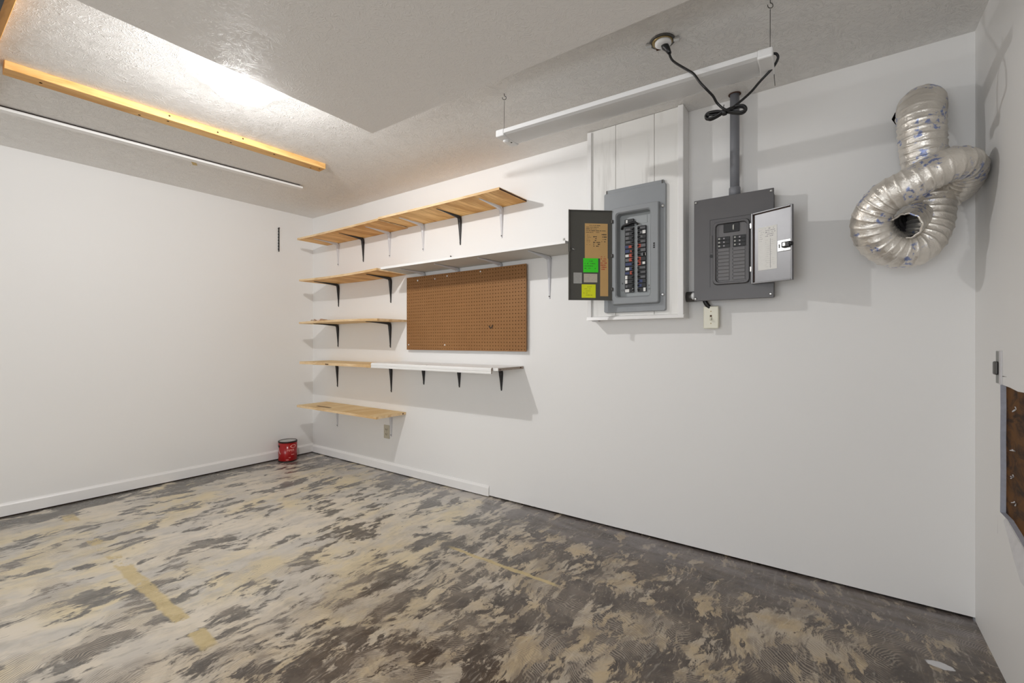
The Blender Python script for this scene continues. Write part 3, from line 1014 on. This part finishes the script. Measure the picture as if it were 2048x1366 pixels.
# door, swung open to the left
da = math.atan2(0.170, 0.196)
hx, hy = -0.121, -0.045
dr = bpy.data.objects.new('door', None)
def rot_build(bm_obj, parent, name):
    return bm_obj.build(name, parent)
DW, DH0, DH1 = 0.259, -0.290, 0.233
b = mb('doorin')
# pan: sheet with a folded rim towards the viewer on the free edge
b.box(-DW, 0, -0.002, 0.000, DH0, DH1)
b.box(-DW, -DW + 0.003, -0.016, -0.002, DH0, -0.01)
b.box(-DW, -DW + 0.003, -0.016, -0.002, 0.055, DH1)
b.box(-DW + 0.004, -DW + 0.007, -0.016, -0.002, -0.01, 0.055)
b.box(-DW, 0, -0.009, -0.002, DH1 - 0.003, DH1)
b.box(-DW, 0, -0.009, -0.002, DH0, DH0 + 0.003)
dr = b.build('door', ep)
dr.location = (hx, hy, 0)
dr.rotation_euler = (0, 0, da)
for zz in (0.17, -0.03, -0.225):
    mb('steeldark').box(-0.006, 0.006, -0.010, 0.002, zz - 0.010, zz + 0.010, 0.002, 1).build('hinge', dr)
# paper schedules on the door's inside
def sheet(m, x0, x1, z0, z1, y=-0.003, name='paper_label'):
    return mb(m).box(x0, x1, y - 0.0006, y, z0, z1).build(name, dr)
sheet('kraft', -0.162, -0.026, -0.046, 0.157)
sheet('kraft', -0.071, -0.023, -0.266, -0.046)
sheet('green', -0.172, -0.083, -0.128, -0.046, -0.0046, 'sticky_note')
sheet('beigepap', -0.168, -0.088, -0.186, -0.136)
sheet('labelgrey', -0.229, -0.180, -0.193, -0.130)
sheet('yellow', -0.181, -0.098, -0.276, -0.198, -0.0036, 'sticky_note')
strokes((-0.155, -0.035, 0.10, 0.15), 5, M['ink'], dr, 'fine_print', 3, 0.45, 0.3, -0.0040)
strokes((-0.152, -0.125, 0.03, 0.095), 9, M['ink'], dr, 'fine_print', 4, 0.4, 0.25, -0.0040)
strokes((-0.112, -0.070, 0.02, 0.085), 6, M['ink'], dr, 'wiring_diagram', 5, 0.3, 0.55, -0.0040)
strokes((-0.062, -0.032, 0.045, 0.10), 4, M['ink'], dr, 'fine_print', 6, 0.2, 0.45, -0.0040)
strokes((-0.068, -0.030, -0.115, -0.030), 7, M['redink'], dr, 'red_stamp', 7, 0.25, 0.55, -0.0040)
strokes((-0.165, -0.092, -0.112, -0.056), 4, M['ink'], dr, 'handwriting', 8, 0.25, 0.25, -0.0056)
strokes((-0.170, -0.108, -0.266, -0.206), 5, M['ink'], dr, 'handwriting', 9, 0.4, 0.18, -0.0046)
strokes((-0.225, -0.184, -0.188, -0.134), 6, M['greyink'], dr, 'fine_print', 10, 0.3, 0.4, -0.0040)
strokes((-0.162, -0.093, -0.182, -0.140), 5, M['greyink'], dr, 'fine_print', 11, 0.4, 0.3, -0.0040)
mb('steel').tube([(-0.242, -0.004, 0.010), (-0.230, -0.010, 0.004), (-0.222, -0.006, 0.0)], 0.0025, 6).build('latch_spring', dr)

# ------------------------------------------------------------------ the newer charcoal panel
QX, QZ = -0.431, 1.640
np_ = thing('breaker_box', 'dark charcoal breaker box with bare metal door open to the right', 'electrical panel', (QX, YB, QZ))
mb('p2').box(-0.180, 0.180, -0.092, -0.001, -0.262, 0.258, 0.002, 1).build('enclosure', np_)
b = mb('p2')
R = [ring_rect(-0.186, 0.186, -0.270, 0.266, 0.003, -0.092),
     ring_rect(-0.186, 0.186, -0.270, 0.266, 0.003, -0.098),
     ring_rect(-0.184, 0.184, -0.268, 0.264, 0.003, -0.100),
     ring_rect(-0.092, 0.082, -0.192, 0.135, 0.020, -0.100),
     ring_rect(-0.088, 0.078, -0.188, 0.131, 0.020, -0.112),
     ring_rect(-0.078, 0.070, -0.180, 0.123, 0.018, -0.112),
     ring_rect(-0.074, 0.066, -0.176, 0.119, 0.016, -0.094)]
b.loft(R, True, False, False)
b.build('cover', np_)
mb('p2in').box(-0.078, 0.070, -0.098, -0.093, -0.180, 0.123).build('dead_front', np_)
# the seam of the door opening
b = mb('plastblack')
b.box(-0.1065, -0.105, -0.1008, -0.0995, -0.200, 0.152)
b.box(-0.1065, 0.09, -0.1008, -0.0995, 0.1505, 0.152)
b.build('door_gap', np_)
b = mb('p2in')
b.box(-0.102, -0.096, -0.104, -0.100, -0.02, 0.07, 0.001, 1)
b.build('catch_plate', np_)
mb('plastblack').lathe([(0.009, -0.1005), (0.009, -0.1025)], (-0.099, 0, -0.038), 'y', 10).build('keyhole', np_)
for (xx, zz) in ((-0.176, 0.254), (0.174, 0.252), (-0.178, -0.258), (0.172, -0.252)):
    mb('steel').lathe([(0.007, -0.100), (0.007, -0.103), (0.003, -0.106)], (xx, 0, zz), 'y', 12).build('screw', np_)
o = mb('plastblack').box(-0.040, 0.034, -0.104, -0.097, 0.076, 0.120, 0.001, 1).build('main_breaker', np_)
mb('labelgrey').prism([(-0.112, 0.088), (-0.106, 0.084), (-0.104, 0.112), (-0.110, 0.106)], 'x', 0.004, 0.010).build('toggle', o)
for cx in (-0.069, 0.004):
    for k in range(3):
        zc = 0.046 - 0.0188 * k
        o = mb('plastblack').box(cx, cx + 0.058, -0.104, -0.097, zc - 0.0092, zc + 0.0092, 0.0008, 1).build('breaker', np_)
        mb('labelgrey').box(cx + (0.004 if cx < 0 else 0.006), cx + 0.014, -0.107, -0.1035, zc - 0.004, zc + 0.004, 0.0008, 1).build('toggle', o)
        mb('greyink').box(cx + 0.028, cx + 0.035, -0.1056, -0.1035, zc - 0.004, zc + 0.003).build('tag', o)
    for k in range(9):
        zc = -0.012 - 0.0186 * k
        mb('p2in').box(cx, cx + 0.056, -0.101, -0.097, zc - 0.0086, zc + 0.0086, 0.0014, 1).build('filler_plate', np_)
    b = mb('plastblack')
    for k in range(9):
        b.box(cx - 0.003, cx - 0.0005, -0.0986, -0.0975, -0.016 - 0.0186 * k, -0.006 - 0.0186 * k)
    b.build('slot', np_)
# door
da2 = math.atan2(2.533 - 2.452, 0.182)
dd = mb('galv')
w2, z0_, z1_ = 0.196, -0.200, 0.150
dd.box(0, w2, -0.0005, 0.0012, z0_, z1_)
def lip(x0, x1, z0, z1):
    dd.box(x0, x1, -0.012, 0.0012, z0, z1, 0.002, 2)
lip(0, 0.008, z0_, z1_)
lip(w2 - 0.007, w2, z0_, z1_)
lip(0.008, w2 - 0.007, z1_ - 0.007, z1_)
lip(0.008, w2 - 0.007, z0_, z0_ + 0.007)
d2 = dd.build('door', np_)
d2.location = (0.093, -0.106, 0)
d2.rotation_euler = (0, 0, -da2)
b = mb('p2').box(0, w2, 0.0013, 0.003, z0_, z1_)
b.build('painted_face', d2)
mb('crack').box(0.0085, 0.0105, -0.0035, -0.0006, z0_ + 0.008, z1_ - 0.008).build('fold_gap', d2)
mb('crack').box(0.0105, w2 - 0.008, -0.0035, -0.0006, z1_ - 0.0095, z1_ - 0.0075).build('fold_gap', d2)
for zz in (0.09, -0.125):
    mb('steel').box(-0.006, 0.004, -0.014, -0.004, zz - 0.014, zz + 0.014, 0.002, 1).build('hinge', d2)
mb('label').box(0.030, 0.122, -0.0014, -0.0006, -0.137, 0.072).build('circuit_schedule', d2)
strokes((0.036, 0.060, 0.0, 0.062), 6, M['greyink'], d2, 'fine_print', 14, 0.4, 0.2, -0.0018)
strokes((0.066, 0.116, 0.02, 0.066), 5, M['greyink'], d2, 'fine_print', 15, 0.3, 0.4, -0.0018)
strokes((0.066, 0.116, -0.128, 0.010), 14, M['labelgrey'], d2, 'fine_print', 16, 0.2, 0.1, -0.0018)
mb('greyink').box(0.090, 0.0915, -0.0020, -0.0014, -0.13, 0.012).build('rule_line', d2)
o = mb('steel').box(0.126, 0.186, -0.005, -0.0006, -0.060, -0.008, 0.001, 1).build('latch_plate', d2)
mb('plastblack').box(0.132, 0.138, -0.0056, -0.0045, -0.044, -0.026, 0.001, 1).build('slot', o)
mb('plastblack').box(0.150, 0.190, -0.018, -0.005, -0.046, -0.020, 0.003, 1).build('latch', o)
mb('steel').box(0.156, 0.172, -0.022, -0.016, -0.043, -0.023, 0.003, 1).build('latch_tab', o)
mb('plastblack').lathe([(0.010, 0.186), (0.010, 0.198), (0.006, 0.200)], (0, -0.012, -0.033), 'x', 10).build('latch_knob', o)
# side connector and stub towards the older panel
mb('white').lathe([(0.012, -0.001), (0.020, -0.004), (0.021, -0.016), (0.012, -0.024)], (-0.186, -0.06, -0.238), 'x', 14).build('connector', np_)
mb('steeldark').lathe([(0.028, -0.052), (0.028, 0.0)], (-0.186, -0.045, -0.240), 'x', 14).build('nipple', np_)

# conduit from the charcoal box up to the ceiling
cd = thing('conduit_pipe', 'grey plastic conduit pipe rising from the charcoal box to the ceiling', 'pipe', (-0.427, YB - 0.052, QZ + 0.256))
mb('plastgrey').lathe([(0.0225, 0.003), (0.0225, H - QZ - 0.257)], seg=24).build('pipe', cd)
mb('plastgrey').lathe([(0.0275, 0.003), (0.0275, 0.055), (0.0245, 0.06)], seg=24).build('coupling', cd)
mb('crack').lathe([(0.030, H - QZ - 0.2575), (0.030, H - QZ - 0.2595), (0.0235, H - QZ - 0.2595)], seg=24, caps=False).build('ceiling_hole', cd)

# cable from the box down to the switch
o = mb('plastblack').tube(smooth_path([(-0.575, YB - 0.05, QZ - 0.258), (-0.568, YB - 0.048, QZ - 0.28), (-0.552, YB - 0.040, QZ - 0.304)], 6), 0.012, 10).build('cable')
tag(o, 'short black cable running from the charcoal box down to the light switch', 'cable')

# light switch
sw = thing('light_switch', 'almond toggle light switch on a surface box under the charcoal panel', 'switch', (-0.543, YB, 1.284))
mb('almond').box(-0.030, 0.034, -0.044, -0.001, -0.046, 0.052, 0.003, 1).build('switch_box', sw)
mb('almond').box(-0.0375, 0.0375, -0.051, -0.044, -0.060, 0.060, 0.004, 2).build('cover_plate', sw)
mb('crack').box(-0.005, 0.005, -0.0516, -0.0505, -0.012, 0.012).build('toggle_slot', sw)
mb('almond').prism([(-0.051, 0.004), (-0.066, -0.014), (-0.064, -0.018), (-0.051, -0.010)], 'x', -0.004, 0.004).build('toggle', sw)
for zz in (-0.032, 0.032):
    mb('brass').lathe([(0.0035, -0.0505), (0.002, -0.0525)], (0, 0, zz), 'y', 8).build('screw', sw)

# outlet
ol = thing('wall_outlet', 'aged almond double outlet low on the back wall under the lowest shelf', 'outlet', (-3.257, YB, 0.351))
mb('almonddark').box(-0.038, 0.038, -0.006, -0.0005, -0.060, 0.060, 0.003, 2).build('cover_plate', ol)
for zz in (0.021, -0.021):
    o = mb('almonddark').prism([(x * 1.0, z + zz) for x, z in rounded_rect(-0.017, 0.017, -0.014, 0.014, 0.008)], 'y', -0.0085, -0.006).build('receptacle', ol)
    b = mb('crack')
    b.box(-0.009, -0.005, -0.0092, -0.0084, zz - 0.004, zz + 0.007)
    b.box(0.005, 0.009, -0.0092, -0.0084, zz - 0.003, zz + 0.006)
    b.lathe([(0.003, -0.0084), (0.003, -0.0092)], (0, 0, zz - 0.008), 'y', 8)
    b.build('slot', o)
mb('brass').lathe([(0.003, -0.006), (0.002, -0.0075)], (0, 0, 0), 'y', 8).build('screw', ol)

# nail in the wall
o = mb('steeldark').lathe([(0.002, 0.0), (0.002, -0.010), (0.006, -0.0105), (0.005, -0.0125)], (0, 0, 0), 'y', 10).build('nail')
o.location = (-2.475, YB - 0.0005, 1.828)
tag(o, 'dark nail head in the wall above the white shelf', 'nail')

# ------------------------------------------------------------------ hanging shop light
fa = math.atan2(0.060, 1.21)
fl = thing('shop_light', 'long white shop light hanging on wires under the ceiling', 'light fixture', (-0.800, 1.928, 2.228), (0, 0, fa))
L = 0.612
b = mb('white')
body = [(-0.066, 0.0), (0.066, 0.0), (0.071, -0.004), (0.072, -0.024), (-0.072, -0.024), (-0.071, -0.004)]
b.prism(body, 'x', -L + 0.05, L - 0.05)
b.build('housing', fl)
b = mb('lens')
lens = [(-0.0715, -0.0242)] + [(-0.0715 + 0.143 * k / 10, -0.0245 - 0.009 * math.sin(PI * k / 10) ** 0.5) for k in range(1, 10)] + [(0.0715, -0.0242)]
b.prism(lens, 'x', -L + 0.05, L - 0.05)
b.build('diffuser', fl)
for sgn in (-1, 1):
    b = mb('white')
    xs = sorted((sgn * (L - 0.0505), sgn * L))
    b.box(xs[0], xs[1], -0.0728, 0.0728, -0.035, 0.0005, 0.006, 3)
    e = b.build('end_cap', fl)
    if sgn < 0:
        mb('white').lathe([(0.017, -0.035), (0.017, -0.038), (0.012, -0.043), (0.004, -0.045)], (-L + 0.026, -0.012, 0), seg=16).build('sensor_dome', e)
        mb('plastblack').lathe([(0.005, -0.035), (0.005, -0.0362)], (-L + 0.036, 0.022, 0), seg=10).build('switch_hole', e)
for sgn in (-1, 1):
    x = sgn * (L - 0.012)
    mb('steeldark').tube([(x, -0.012, 0.0), (x, -0.010, 0.09), (x, -0.008, 0.176)], 0.0012, 6).build('hanging_wire', fl)
mb('steeldark').tube([(L - 0.004, 0.0735, -0.012), (L - 0.002, 0.077, -0.05), (L + 0.0, 0.077, -0.075)], 0.0012, 6).build('pull_chain', fl)
# hooks in the ceiling
first = None
for (x, y, lab) in ((-1.398, 1.888, 'small wire hook in the ceiling over the left end of the shop light'), (-0.200, 1.950, 'small wire hook in the ceiling over the right end of the shop light')):
    pts = [(0, 0, 0), (0, 0, -0.012)]
    for k in range(9):
        a = PI / 2 - 1.6 * PI * k / 8
        pts.append((0.010 * math.cos(a), 0, -0.022 + 0.010 * math.sin(a)))
    if first is None:
        o = first = mb('steeldark').tube(pts, 0.0017, 6).build('ceiling_hook')
    else:
        o = first.copy()
        C.objects.link(o)
    o.location = (x, y, H)
    o.rotation_euler = (0, 0, 0.6)
    tag(o, lab, 'hook', 'hooks holding the shop light')

# ceiling box and cord
jb = thing('ceiling_receptacle', 'round ceiling junction box with bare porcelain receptacle and metal tabs', 'receptacle', (-0.603, 1.949, H), (0, 0, 0.15))
mb('steeldark').lathe([(0.052, 0.0), (0.052, -0.005), (0.046, -0.006)], seg=24).build('box_rim', jb)
mb('brass').lathe([(0.044, -0.0055), (0.040, -0.010), (0.030, -0.011)], seg=20).build('mounting_ring', jb)
mb('white').lathe([(0.034, -0.008), (0.034, -0.018), (0.026, -0.024), (0.010, -0.025)], (0.004, -0.004, 0), seg=20).build('receptacle', jb)
for k, a in enumerate((0.0, PI)):
    o = mb('steel').box(0.044, 0.068, -0.010, 0.010, -0.011, -0.001, 0.002, 1).build('mounting_tab', jb)
    o.rotation_euler = (0, 0, a + 0.05)
mb('crack').box(-0.030, -0.012, 0.028, 0.040, -0.0125, -0.009).build('gap', jb)
mb('crack').box(0.006, 0.022, 0.030, 0.041, -0.0125, -0.009).build('gap', jb)

pc = thing('power_cord', 'black power cord looped and tied between ceiling receptacle and shop light', 'cord', (-0.36, 1.96, 2.08))
ox = Vector((-0.36, 1.96, 2.08))
path = [(-0.577, 1.95, 2.392), (-0.564, 1.935, 2.348), (-0.536, 1.9, 2.299), (-0.474, 1.85, 2.222), (-0.448, 1.838, 2.192), (-0.424, 1.835, 2.15), (-0.404, 1.845, 2.123), (-0.387, 1.88, 2.106), (-0.378, 1.91, 2.089), (-0.358, 1.92, 2.066), (-0.342, 1.93, 2.061), (-0.318, 1.955, 2.082), (-0.272, 1.98, 2.126), (-0.239, 1.99, 2.164), (-0.196, 1.985, 2.199), (-0.178, 1.98, 2.226), (-0.182, 1.975, 2.242), (-0.193, 1.97, 2.244), (-0.2, 1.96, 2.233)]
mb('plastblack').tube([p - ox for p in smooth_path(path, 8)], 0.0048, 8).build('cord', pc)
mb('plastblack').tube([Vector(p) - ox for p in ((-0.594, 1.949, 2.420), (-0.589, 1.949, 2.408), (-0.580, 1.949, 2.394), (-0.570, 1.943, 2.372))], 0.01, 10, rfun=lambda i: (0.015, 0.015, 0.011, 0.0075)[i]).build('plug', pc)
rnd = random.Random(5)
for k in range(4):
    z = 0.012 * math.sin(k * 2.1)
    lo = 0.058 + 0.006 * rnd.random()
    hi = 0.070 + 0.008 * rnd.random()
    yy = 0.006 * (k - 1.5)
    pts = [(0, yy, -0.010), (-0.03, yy, -0.004 + z * 0.5), (-lo, yy, -0.002 + z * 0.4), (-lo - 0.008, yy, -0.014), (-lo + 0.004, yy, -0.024 - z * 0.2), (-0.03, yy, -0.020), (0, yy, -0.010),
           (0.03, yy, -0.022), (hi - 0.012, yy, -0.032 + z * 0.2), (hi, yy, -0.020), (hi - 0.014, yy, -0.006 + z * 0.2), (0.03, yy, -0.004), (0, yy, -0.010)]
    mb('plastblack').tube(smooth_path(pts, 6), 0.0043, 7).build('cord_loop', pc)
mb('plastblack').lathe([(0.012, -0.008), (0.013, 0), (0.012, 0.008)], (0, 0, -0.012), 'x', 10).build('cable_tie', pc)
mb('plastblack').tube([(0, 0, -0.004), (-0.003, -0.004, 0.008), (-0.001, -0.006, 0.016)], 0.0015, 5).build('tie_tail', pc)

# ------------------------------------------------------------------ chain on the left wall
ch = thing('hanging_chain', 'short black chain hanging flat on the left wall near the corner', 'chain', (XA, 2.282, 2.268))
la = mb('plastblack').box(0.002, 0.007, -0.0075, 0.0075, -0.0078, 0.0078, 0.002, 1).build('chain_link', ch)
lk = mb('plastblack').box(0.0035, 0.010, -0.0052, 0.0052, -0.0085, 0.0085, 0.002, 1).build('chain_link', ch)
for k in range(16):
    o = (la, lk)[k % 2]
    if k > 1:
        o = o.copy()
        C.objects.link(o)
    o.location = (0, 0, -0.007 - 0.0145 * k)
mb('steeldark').lathe([(0.003, 0.0), (0.003, 0.013), (0.007, 0.0135), (0.006, 0.016)], (0, 0, -0.002), 'x', 8).build('nail', ch)

# ------------------------------------------------------------------ paint can
pcn = thing('paint_can', 'red gallon paint can with dark rim standing in the far corner', 'paint can', (-4.338, 2.318, 0), (0, 0, 0))
rc = 0.083
mb('canred').lathe([(rc - 0.002, 0.004), (rc, 0.006), (rc, 0.184)], seg=40).build('can_body', pcn)
mb('candark').lathe([(rc - 0.004, 0.0), (rc + 0.0015, 0.001), (rc + 0.0015, 0.008), (rc, 0.010)], seg=40).build('bottom_rim', pcn)
mb('candark').lathe([(rc, 0.180), (rc + 0.0025, 0.182), (rc + 0.0025, 0.192), (rc - 0.002, 0.195), (rc - 0.010, 0.193)], seg=40, caps=False).build('top_rim', pcn)
mb('steel').lathe([(rc - 0.008, 0.186), (rc - 0.010, 0.192), (rc - 0.016, 0.192), (rc - 0.020, 0.187), (0.002, 0.187)], seg=40).build('can_lid', pcn)
def wrap(me, ang, z, r):
    for v in me.vertices:
        u, w, d = v.co
        a = ang + u / r
        rr_ = r + 0.0006 + d
        v.co = (rr_ * math.cos(a), rr_ * math.sin(a), z + w)
    return me
face = math.atan2(-2.318, 4.338)
me = wrap(lettering('PIPER', 0.030, M['canprint']), face + 0.32, 0.100, rc)
o = bpy.data.objects.new('lettering', me)
C.objects.link(o)
o.parent = pcn
# oval emblem ring above the word
b = mb('canprint')
rings = []
for k in range(25):
    a = 2 * PI * k / 24
    ring = []
    for q in (1.0, 0.72):
        u, w = 0.030 * q * math.cos(a), 0.016 * q * math.sin(a)
        t_ = face + 0.62 + u / rc
        ring.append(((rc + 0.0008) * math.cos(t_), (rc + 0.0008) * math.sin(t_), 0.147 + w))
    rings.append(ring)
b.loft(rings, False, False, False)
b.build('emblem', pcn)
b = mb('canprint')
for (a0, z_, w_) in ((0.55, 0.066, 0.03), (0.2, 0.040, 0.016), (-0.05, 0.020, 0.024)):
    q = [face + a0 - w_ / rc / 2 + w_ / rc * k / 4 for k in range(5)]
    b.loft([[((rc + 0.0007) * math.cos(t_), (rc + 0.0007) * math.sin(t_), z_), ((rc + 0.0007) * math.cos(t_), (rc + 0.0007) * math.sin(t_), z_ + 0.005)] for t_ in q], False, False, False)
b.build('fine_print', pcn)
mb('candark').lathe([(0.012, rc - 0.002), (0.012, rc + 0.004), (0.005, rc + 0.006)], (0, 0, 0.150), 'x', 12).build('handle_ear', pcn).rotation_euler = (0, 0, face - 1.15)
pts = []
for k in range(13):
    a = -1.0 + 2.0 * k / 12
    pts.append(((rc + 0.006) * math.cos(face - 1.15 + 0.4 * (k / 12)), (rc + 0.006) * math.sin(face - 1.15 + 0.4 * (k / 12)), 0.150 - 0.07 * math.sin(PI * k / 24)))
mb('steel').tube(pts, 0.0016, 5).build('wire_handle', pcn)

# ------------------------------------------------------------------ latch plate at the torn opening
M['plategrey'] = plain('dull_plate_metal', (0.27, 0.275, 0.26), 0.5, 0.2)
lt = thing('strike_plate', 'narrow grey metal strike plate with dark catch above the torn wall opening', 'plate', (XC, 2.297, 1.063), (0, 0, 0))
mb('plategrey').box(-0.004, -0.0003, -0.012, 0.028, -0.056, 0.058, 0.001, 1).build('plate', lt)
mb('steeldark').box(-0.014, -0.004, -0.012, 0.022, -0.026, 0.022, 0.005, 2).build('catch', lt)
mb('torn').box(-0.005, -0.0003, -0.034, -0.014, -0.058, 0.06).build('edge_strip', lt)

# ------------------------------------------------------------------ knotted aluminium duct
DUCT = [
    (0.315, 2.74, 2.16, 0.078),
    (0.307, 2.64, 2.157, 0.078),
    (0.295, 2.56, 2.149, 0.078),
    (0.285, 2.5, 2.106, 0.078),
    (0.285, 2.475, 2.022, 0.076),
    (0.292, 2.475, 1.914, 0.075),
    (0.306, 2.485, 1.812, 0.074),
    (0.316, 2.48, 1.718, 0.074),
    (0.307, 2.47, 1.616, 0.074),
    (0.27, 2.45, 1.542, 0.072),
    (0.198, 2.42, 1.53, 0.072),
    (0.135, 2.385, 1.58, 0.072),
    (0.119, 2.355, 1.654, 0.07),
    (0.156, 2.325, 1.718, 0.066),
    (0.218, 2.305, 1.75, 0.064),
    (0.289, 2.3, 1.787, 0.063),
    (0.352, 2.315, 1.811, 0.062),
    (0.396, 2.36, 1.812, 0.059),
    (0.409, 2.425, 1.789, 0.055),
    (0.393, 2.49, 1.764, 0.058),
    (0.344, 2.5, 1.728, 0.056),
    (0.291, 2.46, 1.677, 0.054),
    (0.255, 2.41, 1.641, 0.052),
    (0.225, 2.345, 1.608, 0.05)]
du = thing('flexible_duct', 'knotted silver flexible foil duct coming out of the back wall', 'duct', (0.29, YB, 2.2))
og = Vector((0.29, YB, 2.2))
cp = smooth_path([d[:3] for d in DUCT], 10)
rad = []
for i in range(len(DUCT) - 1):
    for k in range(10):
        t_ = k / 10
        rad.append(DUCT[i][3] * (1 - t_) + DUCT[i + 1][3] * t_)
rad.append(DUCT[-1][3])
# resample evenly
acc = [0.0]
for a, b_ in zip(cp, cp[1:]):
    acc.append(acc[-1] + (b_ - a).length)
step = 0.003
N = int(acc[-1] / step)
pts, rs = [], []
j = 0
for i in range(N + 1):
    s_ = acc[-1] * i / N
    while j < len(acc) - 2 and acc[j + 1] < s_:
        j += 1
    t_ = (s_ - acc[j]) / max(1e-9, acc[j + 1] - acc[j])
    pts.append(cp[j].lerp(cp[j + 1], t_))
    rs.append(rad[j] * (1 - t_) + rad[j + 1] * t_)
PER = 0.027
SEG = 48
def rib(i, a):
    ph = (acc[-1] * i / N) / PER + a / (2 * PI)
    ph -= math.floor(ph)
    return 1.0 + 0.042 * math.exp(-((ph - 0.5) / 0.085) ** 2) - 0.010 * math.cos(PI * ph) ** 2
def jit(p, i, a):
    n1 = mnoise.noise(p * 30.0)
    n2 = mnoise.noise(p * 75.0 + Vector((7, 3, 1)))
    return rib(i, a) * (1.0 + 0.026 * n1 + 0.024 * n2)
b = mb('foil')
b.tube([p - og for p in pts], 0.07, SEG, False, rfun=lambda i: rs[i], jit=jit)
b.build('duct_hose', du)
# the dark inside, seen at the open end
m0 = max(0, N - 90)
sub = [p - og for p in pts[m0:]]
b = mb('liner')
b.tube(sub, 0.07, SEG, False, rfun=lambda i: rs[m0 + i] * 0.93, jit=lambda p, i, a: 1.0 + 0.03 * math.sin(2 * PI * ((i * step) / PER + a / (2 * PI))))
b.build('duct_liner', du)
e0, e1 = sub[-2], sub[-1]
b = mb('foil')
dn = (e1 - e0).normalized()
up = Vector((0, 0, 1))
up = (up - dn * up.dot(dn)).normalized()
sd = dn.cross(up)
ring = [e1 + (up * math.cos(2 * PI * k / 36) + sd * math.sin(2 * PI * k / 36)) * rs[-1] * (0.98 + 0.04 * math.sin(k * 1.7)) for k in range(37)]
b.tube(ring, 0.0045, 6, False)
b.build('duct_collar', du)
